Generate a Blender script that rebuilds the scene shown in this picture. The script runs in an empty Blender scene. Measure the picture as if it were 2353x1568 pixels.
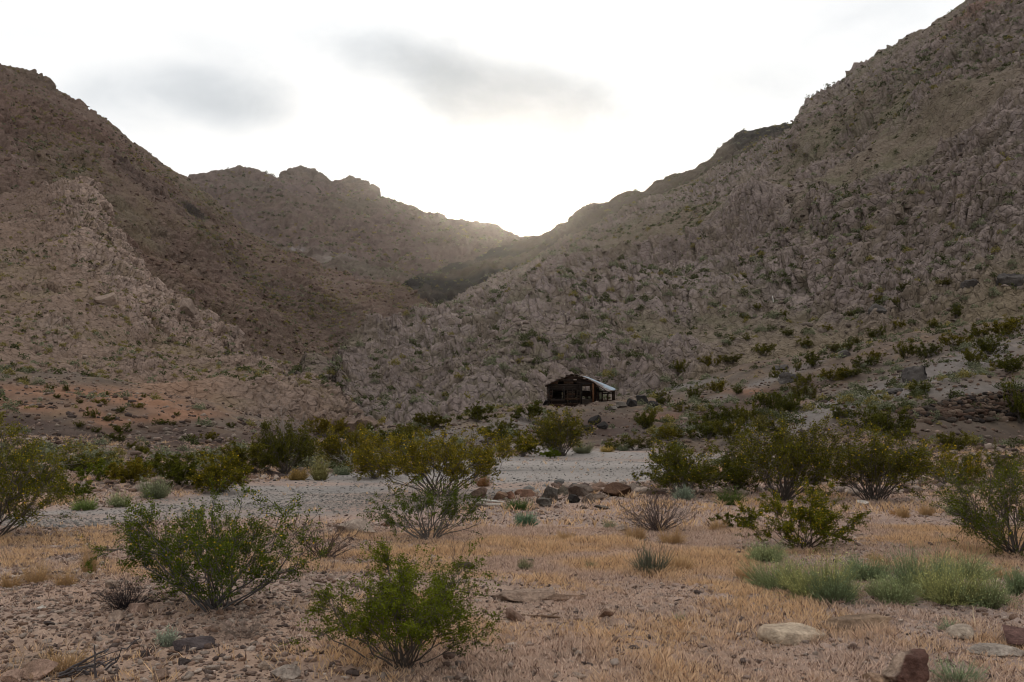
import bpy, math, random
import numpy as np
from mathutils import Vector
from mathutils.bvhtree import BVHTree

sc = bpy.context.scene
# ------------------------------------------------------------------ camera
F = 35 / 36 * 2353.0          # focal length in the units I measured the view in (2353 wide)
CX, CY, HOR, CAMZ = 1176.5, 784.0, 965.0, 1.6
TILT = math.atan((HOR - CY) / F)
cam_d = bpy.data.cameras.new("camera"); cam = bpy.data.objects.new("camera", cam_d)
sc.collection.objects.link(cam); sc.camera = cam
cam.location = (0, 0, CAMZ); cam.rotation_euler = (math.pi / 2 + TILT, 0, 0)
cam_d.lens = 35; cam_d.sensor_width = 36; cam_d.clip_start = 0.1; cam_d.clip_end = 20000
sc.view_settings.view_transform = 'Standard'; sc.view_settings.look = 'None'
sc.view_settings.exposure = 0.36; sc.view_settings.gamma = 1.0
sc.cycles.use_denoising = True
sc.cycles.max_bounces = 6; sc.cycles.diffuse_bounces = 3; sc.cycles.transparent_max_bounces = 8
sc.cycles.volume_bounces = 0; sc.cycles.filter_width = 1.05

# ------------------------------------------------------------------ sky + sun
SUN_EL, SUN_AZ = math.radians(9.6), math.radians(0.9)     # just behind the notch of the pass
w = bpy.data.worlds.new("World"); sc.world = w; w.use_nodes = True
nt = w.node_tree; nt.nodes.clear()
def wn(t, **k):
    n = nt.nodes.new(t)
    for a, b in k.items(): setattr(n, a, b)
    return n
def wm(op, a, b=None, c=None, clamp=False):
    n = wn('ShaderNodeMath', operation=op, use_clamp=clamp)
    for i, v in enumerate((a, b, c)):
        if v is None: continue
        if isinstance(v, (int, float)): n.inputs[i].default_value = v
        else: nt.links.new(v, n.inputs[i])
    return n.outputs[0]
tc = wn('ShaderNodeTexCoord'); sep = wn('ShaderNodeSeparateXYZ')
nt.links.new(tc.outputs['Generated'], sep.inputs[0])
ns = wn('ShaderNodeTexNoise'); ns.inputs['Scale'].default_value = 7; ns.inputs['Detail'].default_value = 6; ns.inputs['Roughness'].default_value = .48
nt.links.new(tc.outputs['Generated'], ns.inputs['Vector'])
nsep = wn('ShaderNodeSeparateColor'); nt.links.new(ns.outputs['Color'], nsep.inputs[0])
ysafe = wm('MAXIMUM', sep.outputs[1], 0.05)
az = wm('DIVIDE', sep.outputs[0], ysafe); el = wm('DIVIDE', sep.outputs[2], ysafe)
azw = wm('ADD', az, wm('MULTIPLY', wm('SUBTRACT', nsep.outputs[0], .5), .16))
elw = wm('ADD', el, wm('MULTIPLY', wm('SUBTRACT', nsep.outputs[1], .5), .06))
def cloud(px, py, rx, ry, rot, amp):
    # ellipse of cloud at a bearing and height in the sky
    a0 = (px - CX) / F; e0 = math.tan(TILT + math.atan((CY - py) / F))
    c, s = math.cos(rot), math.sin(rot)
    da = wm('SUBTRACT', azw, a0); de = wm('SUBTRACT', elw, e0)
    u = wm('DIVIDE', wm('ADD', wm('MULTIPLY', da, c), wm('MULTIPLY', de, s)), rx / F)
    v = wm('DIVIDE', wm('SUBTRACT', wm('MULTIPLY', de, c), wm('MULTIPLY', da, s)), ry * 1.3 / F)
    r2 = wm('ADD', wm('MULTIPLY', u, u), wm('MULTIPLY', v, v))
    return wm('MULTIPLY', wm('POWER', 2.718, wm('MULTIPLY', r2, -1)), amp)
cl = None
for a in [(900, 140, 180, 46, -.12, .40), (1050, 195, 200, 62, -.2, .75), (1170, 250, 200, 80, -.16, .95), (1310, 290, 190, 48, -.06, .75), (1190, 345, 110, 56, -.15, .75), (1170, 410, 50, 46, 0, .6), (1050, 110, 160, 50, 0, .25), (1400, 215, 160, 50, 0, .2),
          (260, 215, 180, 50, 0, .34), (470, 222, 160, 62, -.03, .55), (540, 265, 110, 40, 0, .25), (420, 170, 120, 30, 0, .15), (640, 130, 260, 60, -.2, .12),
          (1720, 210, 290, 85, .2, .30), (1990, 20, 220, 70, 0, .30), (720, 50, 330, 70, 0, .14), (60, 60, 300, 50, 0, .10), (1300, 60, 300, 50, 0, .10)]:
    g = cloud(*a); cl = g if cl is None else wm('ADD', cl, g)
ns2 = wn('ShaderNodeTexNoise'); ns2.inputs['Scale'].default_value = 13; ns2.inputs['Detail'].default_value = 7; ns2.inputs['Roughness'].default_value = .58; ns2.inputs['Distortion'].default_value = .4
sq = wn('ShaderNodeMapping'); sq.inputs['Scale'].default_value = (.7, 1, 1.5); nt.links.new(tc.outputs['Generated'], sq.inputs[0]); nt.links.new(sq.outputs[0], ns2.inputs['Vector'])
brk = wm('MAXIMUM', wm('ADD', -.55, wm('MULTIPLY', wm('ADD', nsep.outputs[2], wm('MULTIPLY', ns2.outputs[0], 2.0)), 1.12)), .12)
cl = wm('MULTIPLY', cl, brk); cl = wm('SUBTRACT', 1.0, wm('POWER', 2.718, wm('MULTIPLY', cl, -1.35)), clamp=True)
# glow of the veiled sun
dot = wm('ADD', wm('ADD', wm('MULTIPLY', sep.outputs[0], math.sin(SUN_AZ) * math.cos(SUN_EL)), wm('MULTIPLY', sep.outputs[1], math.cos(SUN_AZ) * math.cos(SUN_EL))), wm('MULTIPLY', sep.outputs[2], math.sin(SUN_EL)))
dot = wm('MAXIMUM', dot, 0.0)
wide = wm('POWER', dot, 1.3); tight = wm('POWER', dot, 260.0)
lum = wm('ADD', .45, wm('MULTIPLY', wide, .42))
lum = wm('ADD', lum, wm('MULTIPLY', wm('MAXIMUM', sep.outputs[2], 0.0), .62))
lum = wm('MULTIPLY', lum, wm('ADD', .87, wm('MULTIPLY', nsep.outputs[2], .24)))
lum = wm('ADD', lum, wm('MULTIPLY', tight, .9))
lum = wm('MULTIPLY', lum, wm('SUBTRACT', 1.0, wm('MULTIPLY', cl, .64)))
cmix = wn('ShaderNodeMix', data_type='RGBA'); nt.links.new(cl, cmix.inputs[0])
cmix.inputs[6].default_value = (1.0, .992, .985, 1); cmix.inputs[7].default_value = (.91, .985, 1.06, 1)
over = wn('ShaderNodeBackground'); nt.links.new(cmix.outputs[2], over.inputs[0]); nt.links.new(lum, over.inputs[1])
sky = wn('ShaderNodeTexSky', sky_type='NISHITA', sun_disc=False); sky.sun_elevation = SUN_EL; sky.sun_rotation = SUN_AZ
sky.dust_density = 1
bg = wn('ShaderNodeBackground'); bg.inputs[1].default_value = 0.05; nt.links.new(sky.outputs[0], bg.inputs[0])
add = wn('ShaderNodeMixShader'); nt.links.new(wm('MULTIPLY', .22, wm('SUBTRACT', 1.0, cl)), add.inputs[0])     # the overcast lets a fifth of the clear sky through
nt.links.new(over.outputs[0], add.inputs[1]); nt.links.new(bg.outputs[0], add.inputs[2])
wo = wn('ShaderNodeOutputWorld'); nt.links.new(add.outputs[0], wo.inputs[0])

sl = bpy.data.lights.new("sun", 'SUN'); so = bpy.data.objects.new("sun", sl); sc.collection.objects.link(so)
sl.energy = 1.6; sl.angle = math.radians(10); sl.color = (1.0, .86, .66)
sd = Vector((math.sin(SUN_AZ) * math.cos(SUN_EL), math.cos(SUN_AZ) * math.cos(SUN_EL), math.sin(SUN_EL)))
so.rotation_euler = sd.to_track_quat('Z', 'Y').to_euler(); so.location = (0, 50, 60)

# ------------------------------------------------------------------ numpy helpers
def proj(px, py, d):
    """point of the place seen at bearing/height (px,py) and standing d metres north of the camera"""
    px, py, d = np.broadcast_arrays(np.asarray(px, float), np.asarray(py, float), np.asarray(d, float))
    r = (px - CX) / F; u = (CY - py) / F
    dy = math.cos(TILT) - u * math.sin(TILT); dz = math.sin(TILT) + u * math.cos(TILT)
    k = d / dy
    return np.stack([r * k, d + 0 * k, CAMZ + dz * k], -1)
def unproj(P):
    rel = P - np.array([0, 0, CAMZ]); f = rel[..., 1] * math.cos(TILT) + rel[..., 2] * math.sin(TILT)
    u = -rel[..., 1] * math.sin(TILT) + rel[..., 2] * math.cos(TILT)
    f = np.maximum(f, .01)
    return CX + F * rel[..., 0] / f, CY - F * u / f
def h3(ix, iy, iz, seed=0):
    ix = ix.astype(np.int64); iy = iy.astype(np.int64); iz = iz.astype(np.int64)
    n = (ix * 374761393 + iy * 668265263 + iz * 2147483647 + seed * 1274126177) & 0xffffffff
    n = ((n ^ (n >> 13)) * 1274126177) & 0xffffffff
    n = ((n ^ (n >> 16)) * 2246822519) & 0xffffffff
    return ((n ^ (n >> 15)) & 0xffffff) / float(0xffffff)
def vnoise(P, seed=0):
    i = np.floor(P); f = P - i; f = f * f * f * (f * (f * 6 - 15) + 10)
    x, y, z = i[..., 0], i[..., 1], i[..., 2]; fx, fy, fz = f[..., 0], f[..., 1], f[..., 2]
    r = 0
    for a in (0, 1):
        wx = fx if a else 1 - fx
        for b in (0, 1):
            wy = fy if b else 1 - fy
            for c in (0, 1):
                wz = fz if c else 1 - fz
                r = r + wx * wy * wz * h3(x + a, y + b, z + c, seed)
    return r * 2 - 1
def fbm(P, s, oct=4, seed=0, gain=.5, ridged=False):
    r = 0; a = 1; t = 0; P = P / s
    for o in range(oct):
        n = vnoise(P, seed + o * 17)
        if ridged: n = 1 - 2 * np.abs(n)
        r = r + a * n; t += a; a *= gain; P = P * 2.03 + 11.3
    return r / t
def voro(P, s, seed=0, aniso=(1, 1, 1)):
    """F1, F2-F1, cell random, tilted-block height"""
    Q = P / s / np.array(aniso); i = np.floor(Q); fr = Q - i
    F1 = np.full(Q.shape[:-1], 9.); F2 = F1.copy(); cid = np.zeros_like(F1); tilt = np.zeros_like(F1)
    for a in (-1, 0, 1):
        for b in (-1, 0, 1):
            for c in (-1, 0, 1):
                x, y, z = i[..., 0] + a, i[..., 1] + b, i[..., 2] + c
                h1, h2, hh = h3(x, y, z, seed), h3(x, y, z, seed + 5), h3(x, y, z, seed + 9)
                dx, dy, dz = a + h1 - fr[..., 0], b + h2 - fr[..., 1], c + hh - fr[..., 2]
                d = np.sqrt(dx * dx + dy * dy + dz * dz)
                m = d < F1
                F2 = np.where(m, F1, np.minimum(F2, d)); F1 = np.where(m, d, F1)
                cid = np.where(m, h3(x, y, z, seed + 21), cid)
                tilt = np.where(m, dx * (h2 - .5) + dy * (hh - .5) + dz * (h1 - .5), tilt)
    return F1, F2 - F1, cid, tilt
def sstep(a, b, x):
    t = np.clip((x - a) / (b - a), 0, 1); return t * t * (3 - 2 * t)
def lin(r, g, b):
    return np.array([((c / 255 + .055) / 1.055) ** 2.4 if c > 10 else c / 255 / 12.92 for c in (r, g, b)])
def mixc(a, b, t): return a * (1 - t[..., None]) + b * t[..., None]

def mk(name, V, faces, mat, col=None, parent=None, smooth=False, link=True):
    """one mesh object out of numpy verts and lists of faces (arrays of 3 or 4 columns)"""
    if not isinstance(faces, (list, tuple)): faces = [faces]
    faces = [f for f in faces if len(f)]
    me = bpy.data.meshes.new(name)
    me.vertices.add(len(V)); me.vertices.foreach_set('co', np.asarray(V, np.float32).ravel())
    nl = sum(f.size for f in faces); npoly = sum(len(f) for f in faces)
    me.loops.add(nl); me.polygons.add(npoly)
    me.loops.foreach_set('vertex_index', np.concatenate([f.ravel() for f in faces]).astype(np.int32))
    tot = np.concatenate([np.full(len(f), f.shape[1]) for f in faces]); st = np.concatenate([[0], np.cumsum(tot)[:-1]])
    me.polygons.foreach_set('loop_start', st.astype(np.int32)); me.polygons.foreach_set('loop_total', tot.astype(np.int32))
    if smooth: me.polygons.foreach_set('use_smooth', np.ones(npoly, bool))
    if col is not None:
        ca = me.color_attributes.new('col', 'FLOAT_COLOR', 'POINT')
        c4 = np.ones((len(V), 4), np.float32); c4[:, :3] = col
        ca.data.foreach_set('color', c4.ravel())
    me.update(calc_edges=True); me.validate()
    me.materials.append(mat)
    o = bpy.data.objects.new(name, me)
    if link: sc.collection.objects.link(o)
    if parent is not None: o.parent = parent
    return o
def tag(o, label=None, cat=None, group=None, kind=None):
    if label: o['label'] = label
    if cat: o['category'] = cat
    if group: o['group'] = group
    if kind: o['kind'] = kind
    return o
def empty(name, loc, rz=0, rx=0, ry=0):
    o = bpy.data.objects.new(name, None); sc.collection.objects.link(o); o.empty_display_size = .2
    o.location = loc; o.rotation_euler = (rx, ry, rz); return o
def copy_tree(o, parent=None):
    c = o.copy(); sc.collection.objects.link(c); c.parent = parent
    for ch in list(o.children): copy_tree(ch, c)
    return c
def grid_faces(nu, nv):
    a = np.arange(nu * nv).reshape(nv, nu)
    return np.stack([a[:-1, :-1], a[:-1, 1:], a[1:, 1:], a[1:, :-1]], -1).reshape(-1, 4)
def grid_normals(G):
    du = np.gradient(G, axis=1); dv = np.gradient(G, axis=0)
    n = np.cross(du, dv); n /= np.linalg.norm(n, axis=-1, keepdims=True) + 1e-9
    return np.where(n[..., 2:3] < 0, -n, n)

# ------------------------------------------------------------------ materials
def material(name, rough=.95, spec=.15, detail=None, bump=None, trans=0.0, base=None, metal=0.0):
    m = bpy.data.materials.new(name); m.use_nodes = True; t = m.node_tree; N = t.nodes; L = t.links
    p = N['Principled BSDF']; p.inputs['Roughness'].default_value = rough; p.inputs['Specular IOR Level'].default_value = spec
    p.inputs['Metallic'].default_value = metal
    at = N.new('ShaderNodeAttribute'); at.attribute_name = 'col'; colout = at.outputs['Color']
    if base is not None:
        rgb = N.new('ShaderNodeRGB'); rgb.outputs[0].default_value = (*base, 1); colout = rgb.outputs[0]
    geo = N.new('ShaderNodeTexCoord')
    if detail:
        for sca, amt in detail:
            nn = N.new('ShaderNodeTexNoise'); nn.inputs['Scale'].default_value = sca; nn.inputs['Detail'].default_value = 6; nn.inputs['Roughness'].default_value = .65
            L.new(geo.outputs['Object'], nn.inputs['Vector'])
            mr = N.new('ShaderNodeMapRange'); mr.inputs['From Min'].default_value = .3; mr.inputs['From Max'].default_value = .7
            mr.inputs['To Min'].default_value = 1 - amt; mr.inputs['To Max'].default_value = 1 + amt
            L.new(nn.outputs[0], mr.inputs[0])
            mul = N.new('ShaderNodeVectorMath'); mul.operation = 'SCALE'; L.new(colout, mul.inputs[0]); L.new(mr.outputs[0], mul.inputs['Scale'])
            colout = mul.outputs[0]
    L.new(colout, p.inputs['Base Color'])
    if bump:
        prev = None
        for kind, sca, dist in bump:
            if kind == 'v':
                nn = N.new('ShaderNodeTexVoronoi'); nn.feature = 'DISTANCE_TO_EDGE'; nn.inputs['Scale'].default_value = sca
                cl_ = N.new('ShaderNodeMath'); cl_.operation = 'MINIMUM'; cl_.inputs[1].default_value = .12
                L.new(nn.outputs['Distance'], cl_.inputs[0]); hout = cl_.outputs[0]
            else:
                nn = N.new('ShaderNodeTexNoise'); nn.inputs['Scale'].default_value = sca; nn.inputs['Detail'].default_value = 5; nn.inputs['Roughness'].default_value = .6; hout = nn.outputs[0]
            L.new(geo.outputs['Object'], nn.inputs['Vector'])
            b = N.new('ShaderNodeBump'); b.inputs['Distance'].default_value = dist; b.inputs['Strength'].default_value = 1
            L.new(hout, b.inputs['Height'])
            if prev: L.new(prev, b.inputs['Normal'])
            prev = b.outputs[0]
        L.new(prev, p.inputs['Normal'])
    if trans > 0:
        tr = N.new('ShaderNodeBsdfTranslucent'); L.new(colout, tr.inputs[0]); mx = N.new('ShaderNodeMixShader'); mx.inputs[0].default_value = trans
        L.new(p.outputs[0], mx.inputs[1]); L.new(tr.outputs[0], mx.inputs[2]); L.new(mx.outputs[0], N['Material Output'].inputs[0])
    return m
M_hill = material('hill_rock', .95, .1, detail=[(.45, .13), (1.9, .16)], bump=[('n', 1.3, .35), ('v', .9, 1.2)])
M_far = material('far_rock', .95, .1, detail=[(.05, .14), (.25, .14)], bump=[('n', .2, 2.0)])
M_ground = material('ground_soil', .97, .08, detail=[(3, .1), (22, .16), (70, .14)], bump=[('n', 9, .02), ('n', 45, .012)])
M_stone = material('stone', .95, .08, detail=[(3, .2), (11, .26), (45, .2)], bump=[('n', 5, .05), ('n', 18, .03), ('n', 60, .01)])
M_leaf = material('leaf', .85, .05, trans=.13)
M_grass = material('dry_grass', .9, .1, trans=.25)
M_bark = material('bark', .9, .15, detail=[(30, .2)])
M_flower = material('flower', .7, .2, trans=.3)
M_wood = material('old_wood', .9, .15, detail=[(4, .3), (25, .25)], bump=[('n', 18, .01)])
M_tin = material('roof_tin', .6, .35, detail=[(1.2, .25), (6, .2)], metal=.25)

# ------------------------------------------------------------------ terrain: the hills
def ip(px, ctrl, k=1):
    c = np.array(ctrl, float); return np.interp(px, c[:, 0], c[:, k])
hills = {}
def hill(name, px0, px1, nu, nv, rows, nback, disp, colour, mat, over=(0,)):
    """slope lofted from its foot to its crest, each row (bearing, height, distance), then falling away behind"""
    px = np.linspace(px0, px1, nu)
    K = [proj(px, ip(px, r, 1), ip(px, r, 2)) for r in rows]
    inv = [(ip(px, r, 1), 1 / ip(px, r, 2)) for r in rows]
    segs = len(rows) - 1; vs = np.linspace(0, segs, nv)
    G = []
    for v in vs:
        s = min(int(v), segs - 1); t = v - s
        G.append(proj(px, inv[s][0] * (1 - t) + inv[s + 1][0] * t, 1 / (inv[s][1] * (1 - t) + inv[s + 1][1] * t)))
    G = np.array(G)
    top = G[-1]; H = top[:, 2] + 5
    back = []
    for j in range(1, nback + 1):
        t = j / nback; B = top.copy(); B[:, :2] *= (1 + .55 * t ** 1.5)
        B[:, 2] = top[:, 2] - H * (t ** 1.4) * 1.0; back.append(B)
    G = np.concatenate([G, np.array(back)], 0)
    global VW
    VW = np.concatenate([1 - .8 * sstep(.8, 1.0, np.linspace(0, 1, nv)), np.full(nback, .2)])[:, None]
    n = grid_normals(G)
    # soften the crest normal so rock bulges outwards
    d, col = disp(G, n)
    d = d * np.concatenate([sstep(0, .07, np.linspace(0, 1, nv)), np.ones(nback)])[:, None]
    G[0, :, 2] -= 4; G2 = G + n * d[..., None]
    n2 = grid_normals(G2)
    C = colour(G2, n2, col, G)
    o = mk(name, G2.reshape(-1, 3), grid_faces(nu, nv + nback), mat, C.reshape(-1, 3))
    o['kind'] = 'structure'
    hills[name] = (o, G2, nv)
    return o

def rocky(big, blocks, rockmask, seed, ang=0, rib_amp=1.6):
    def f(G, n):
        d = fbm(G, big[0], 4, seed) * big[1]
        d = (d + fbm(G * np.array([1, .35, .6]), big[0] * .55, 4, seed + 3, ridged=True) * big[1] * .7) * VW
        m = rockmask(G)
        ca_, sa_ = math.cos(ang), math.sin(ang); Gb = np.stack([G[..., 0] * ca_ + G[..., 2] * sa_, G[..., 1], -G[..., 0] * sa_ + G[..., 2] * ca_], -1)
        rib = fbm(Gb * np.array([.22, .4, 1.0]), blocks[0][0] * 1.15, 5, seed + 71, .6, ridged=True); d = d + rib * rib_amp * (.35 + .65 * m)
        Gw = G + np.stack([fbm(G, blocks[0][0] * 1.3, 2, seed + 40 + k) for k in range(3)], -1) * blocks[0][0] * .35
        tone = np.zeros(G.shape[:-1]); crack = np.ones(G.shape[:-1])
        near_ = 1 - sstep(95, 175, G[..., 1]); f1, e, cid, tl = voro(Gw, .62, seed + 99, (1.4, 1, .7)); d = d + ((cid - .4) * .5 + tl - (1 - sstep(0, .2, e)) * .4) * .50 * near_ * m; tone += (cid - .5) * .6 * near_
        for q, (s, a, an) in enumerate(blocks):
            if s > 1.2: a = a * (1 - .5 * near_)
            ca_, sa_ = math.cos(ang), math.sin(ang); Gr = np.stack([Gw[..., 0] * ca_ + Gw[..., 2] * sa_, Gw[..., 1], -Gw[..., 0] * sa_ + Gw[..., 2] * ca_], -1)
            f1, e, cid, tl = voro(Gr, s, seed + 7 * q, an)
            bl = (cid - .4) * .9 + tl * 1.5 - (1 - sstep(0, .16, e)) * .55
            d = d + bl * a * (m * .85 + .15)
            tone += (cid - .5) * (.7 if q else .4); crack = np.minimum(crack, sstep(0, .1, e))
        d = d + fbm(G, blocks[-1][0] * 1.2, 3, seed + 60) * blocks[-1][1] * .9
        return d, (m, tone, crack)
    return f

def rockcol(rock, rock2, soil, veg, seed, vegamt=.35, extra=None, grade=.82):
    def f(G, n, c, G0):
        m, tone, crack = c
        a = fbm(G, 30, 4, seed + 90) * .5 + .5; b = fbm(G, 9, 4, seed + 91) * .5 + .5
        R = mixc(rock, rock2, np.clip(a * 1.6 - .3 + tone * .5, 0, 1)) * (1 + tone * .38)[..., None]
        flat = sstep(.62, .93, n[..., 2])
        S = mixc(soil, veg, sstep(.45, .72, b) * vegamt)
        k = np.clip(m * (1 - flat * .75) + .12, 0, 1) * (.25 + .75 * crack)
        C = mixc(S, R, k)
        C = C * (1 + fbm(G, 2.2, 3, seed + 92)[..., None] * .16)
        if extra: C = extra(C, G, n, G0)
        return np.clip(C * grade * np.array([1.0, .97, .985]), .01, .9)
    return f

# right hill ---------------------------------------------------------------
rh_foot = [(600, 1040, 92), (900, 1015, 92), (1100, 990, 92), (1300, 960, 92), (1500, 935, 96), (1700, 905, 100), (2000, 850, 106), (2353, 770, 112), (2600, 720, 116), (3200, 600, 120)]
rh_crest = [(600, 960, 100), (700, 900, 125), (740, 880, 150), (790, 850, 190), (870, 800, 260), (940, 770, 310), (1010, 735, 350), (1050, 708, 380), (1120, 662, 410), (1180, 624, 420), (1280, 562, 415), (1400, 502, 400), (1500, 455, 390), (1560, 432, 385), (1620, 407, 378), (1700, 372, 365),
            (1780, 328, 350), (1834, 298, 338), (1848, 262, 335), (1866, 238, 333), (1920, 211, 326), (1958, 192, 322), (1971, 166, 320), (2000, 150, 316), (2022, 126, 314), (2060, 112, 308), (2120, 75, 300), (2170, 40, 295), (2230, 0, 288), (2353, -70, 272), (2600, -200, 250), (3200, -420, 220)]
def rm_right(G):
    px, py = unproj(G)
    a = fbm(G, 38, 5, 301); m = sstep(-.15, .2, a + .08)
    # gentler scree and grass on the lower right, rock higher up
    low = sstep(-30, 60, py - (905 - (px - 1500) * .31)) * sstep(1450, 1700, px)
    low2 = sstep(0, 50, py - 905) * sstep(1250, 1400, px)
    streak = sstep(.2, .5, fbm(G * np.array([.5, .5, 2.2]), 60, 3, 305))
    return np.clip(m * (1 - .85 * low) * (1 - .6 * low2) * (1 - .55 * streak), 0, 1)
def ex_right(C, G, n, G0):
    px, py = unproj(G0)
    # red scree chute high on the right
    dd = (py - (10 + (2340 - px) * .60)) ; w_ = np.exp(-((dd) / (14 + 0.02 * (px - 2100).clip(0, 400))) ** 2) * sstep(2140, 2200, px) * (1 - sstep(2420, 2460, px))
    C = mixc(C, lin(128, 98, 84) * 1.25, np.clip(w_ * .9, 0, 1))
    low = sstep(-60, 40, py - (890 - (px - 1500) * .31)) * sstep(1450, 1700, px)
    C = mixc(C, lin(136, 122, 98) , low * .55 * (.6 + .8 * (fbm(G, 14, 3, 71) * .5 + .5)))
    return C
hill('hillside_right', 600, 3200, 1500, 560, [rh_foot, rh_crest], 24,
     rocky((62, 7.0), [(9, 1.3, (2.2, 1, .5)), (3.4, 1.3, (2.0, 1, .5)), (1.5, .85, (1.4, 1, .6))], rm_right, 11, .62, 3.2),
     rockcol(lin(160, 147, 140), lin(132, 119, 112), lin(126, 114, 98), lin(108, 108, 80), 11, .5, ex_right), M_hill)

# dark ridge behind it, up to the pass -------------------------------------
dr_foot = [(800, 860, 430), (920, 790, 430), (1010, 790, 430), (1215, 680, 455), (1500, 540, 440), (1840, 400, 420), (2200, 300, 400)]
dr_crest = [(800, 740, 500), (900, 690, 560), (922, 662, 590), (960, 634, 610), (1010, 620, 640), (1060, 602, 670), (1120, 582, 700), (1180, 562, 720), (1215, 549, 730), (1250, 541, 730), (1290, 521, 725), (1325, 500, 720), (1330, 493, 720), (1380, 470, 710), (1440, 442, 700), (1500, 425, 690),
            (1560, 405, 680), (1600, 390, 670), (1650, 352, 660), (1680, 327, 650), (1700, 312, 645), (1730, 305, 640), (1760, 294, 635), (1840, 289, 620), (1900, 300, 610), (2200, 330, 560)]
def ex_dark(C, G, n, G0):
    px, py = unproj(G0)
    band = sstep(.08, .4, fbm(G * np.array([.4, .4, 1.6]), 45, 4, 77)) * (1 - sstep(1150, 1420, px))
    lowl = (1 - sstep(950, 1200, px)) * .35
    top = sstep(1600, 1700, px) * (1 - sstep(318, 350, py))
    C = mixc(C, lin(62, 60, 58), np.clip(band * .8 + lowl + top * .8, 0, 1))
    return C
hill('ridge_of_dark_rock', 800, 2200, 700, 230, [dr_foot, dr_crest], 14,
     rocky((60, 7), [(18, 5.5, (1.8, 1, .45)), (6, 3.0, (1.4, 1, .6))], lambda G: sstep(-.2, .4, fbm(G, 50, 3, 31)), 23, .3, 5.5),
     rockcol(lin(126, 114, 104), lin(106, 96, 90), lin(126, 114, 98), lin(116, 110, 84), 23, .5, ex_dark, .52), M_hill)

# brown mountain on the left -------------------------------------------------
lb_foot = [(-900, 700, 210), (0, 760, 220), (300, 830, 240), (600, 930, 260), (750, 930, 285), (870, 850, 330), (1010, 800, 400), (1080, 800, 405)]
lb_crest = [(-900, 20, 330), (-300, 130, 390), (0, 156, 420), (40, 160, 424), (75, 172, 428), (100, 186, 430), (130, 210, 434), (170, 236, 438), (215, 262, 442), (260, 296, 446), (310, 332, 450), (360, 371, 455), (400, 396, 460), (430, 417, 466), (480, 457, 474), (530, 502, 480), (580, 542, 485), (640, 577, 490),
            (700, 602, 495), (750, 622, 495), (800, 642, 490), (850, 655, 486), (900, 660, 480), (930, 670, 470), (960, 686, 455), (990, 706, 440), (1008, 730, 430), (1040, 765, 422), (1080, 790, 418)]
def ex_brown(C, G, n, G0):
    px, py = unproj(G0)
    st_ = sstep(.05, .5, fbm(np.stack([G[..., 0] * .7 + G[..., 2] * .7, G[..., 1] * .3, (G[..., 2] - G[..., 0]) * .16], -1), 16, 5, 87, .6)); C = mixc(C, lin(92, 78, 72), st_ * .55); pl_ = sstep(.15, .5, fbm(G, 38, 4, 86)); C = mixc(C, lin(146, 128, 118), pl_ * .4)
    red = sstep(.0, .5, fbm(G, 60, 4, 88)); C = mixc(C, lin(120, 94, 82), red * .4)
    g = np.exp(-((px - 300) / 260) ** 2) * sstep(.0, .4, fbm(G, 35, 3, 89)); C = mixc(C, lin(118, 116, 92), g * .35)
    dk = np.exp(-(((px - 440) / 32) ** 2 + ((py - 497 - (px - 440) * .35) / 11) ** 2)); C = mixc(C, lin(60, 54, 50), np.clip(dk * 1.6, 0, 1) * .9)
    return C
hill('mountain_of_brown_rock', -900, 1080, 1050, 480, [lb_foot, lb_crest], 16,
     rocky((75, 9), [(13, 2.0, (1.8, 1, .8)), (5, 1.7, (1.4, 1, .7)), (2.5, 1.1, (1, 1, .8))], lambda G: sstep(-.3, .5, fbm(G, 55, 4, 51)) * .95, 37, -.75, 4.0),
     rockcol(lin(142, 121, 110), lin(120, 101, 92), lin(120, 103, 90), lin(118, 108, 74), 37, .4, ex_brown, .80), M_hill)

# far mountain beyond the pass ----------------------------------------------
fm_foot = [(200, 760, 820), (700, 760, 820), (1000, 760, 830), (1500, 700, 850)]
fm_crest = [(200, 470, 1150), (350, 425, 1150), (430, 412, 1150), (480, 402, 1180), (540, 395, 1220), (600, 403, 1230), (645, 412, 1250), (700, 420, 1260), (765, 427, 1270), (830, 440, 1280), (870, 455, 1280), (900, 467, 1280), (940, 480, 1260), (990, 497, 1230), (1040, 509, 1200), (1100, 515, 1180), (1140, 519, 1160), (1180, 533, 1140), (1215, 549, 1120), (1300, 585, 1100), (1500, 620, 1080)]
def disp_far(G, n):
    Gd = G + np.stack([fbm(G, 90, 3, 5), fbm(G, 90, 3, 6), 0 * G[..., 0]], -1) * 18
    U = np.stack([Gd[..., 0] * 1.0 + Gd[..., 2] * .9, Gd[..., 1] * .25, Gd[..., 2] * .15], -1)
    d = (fbm(U, 95, 5, 61, .55, ridged=True) * 15 + fbm(G, 180, 3, 62) * 12) * VW + fbm(G * np.array([1, .4, .35]), 26, 4, 66, .6, ridged=True) * 7
    f1, e, cid, tl = voro(G, 14, 63, (1.4, 1, .7))
    d = d + (cid - .5) * 2.6 + tl * 4 - (1 - sstep(0, .14, e)) * 1.2 + fbm(G, 9, 3, 65) * 1.5
    return d, (np.clip(.5 + fbm(G, 70, 3, 64), 0, 1), (cid - .5) * .5, np.ones_like(d))
def ex_far(C, G, n, G0):
    px, py = unproj(G0)
    g = sstep(.0, .45, fbm(G, 120, 4, 93)); C = mixc(C, lin(112, 110, 92), g * .5)
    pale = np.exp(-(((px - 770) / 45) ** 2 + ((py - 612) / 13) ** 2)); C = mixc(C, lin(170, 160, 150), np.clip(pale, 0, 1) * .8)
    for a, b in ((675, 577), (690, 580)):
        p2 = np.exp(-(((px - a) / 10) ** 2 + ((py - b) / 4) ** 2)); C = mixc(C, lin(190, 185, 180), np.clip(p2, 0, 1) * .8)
    return C
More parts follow.
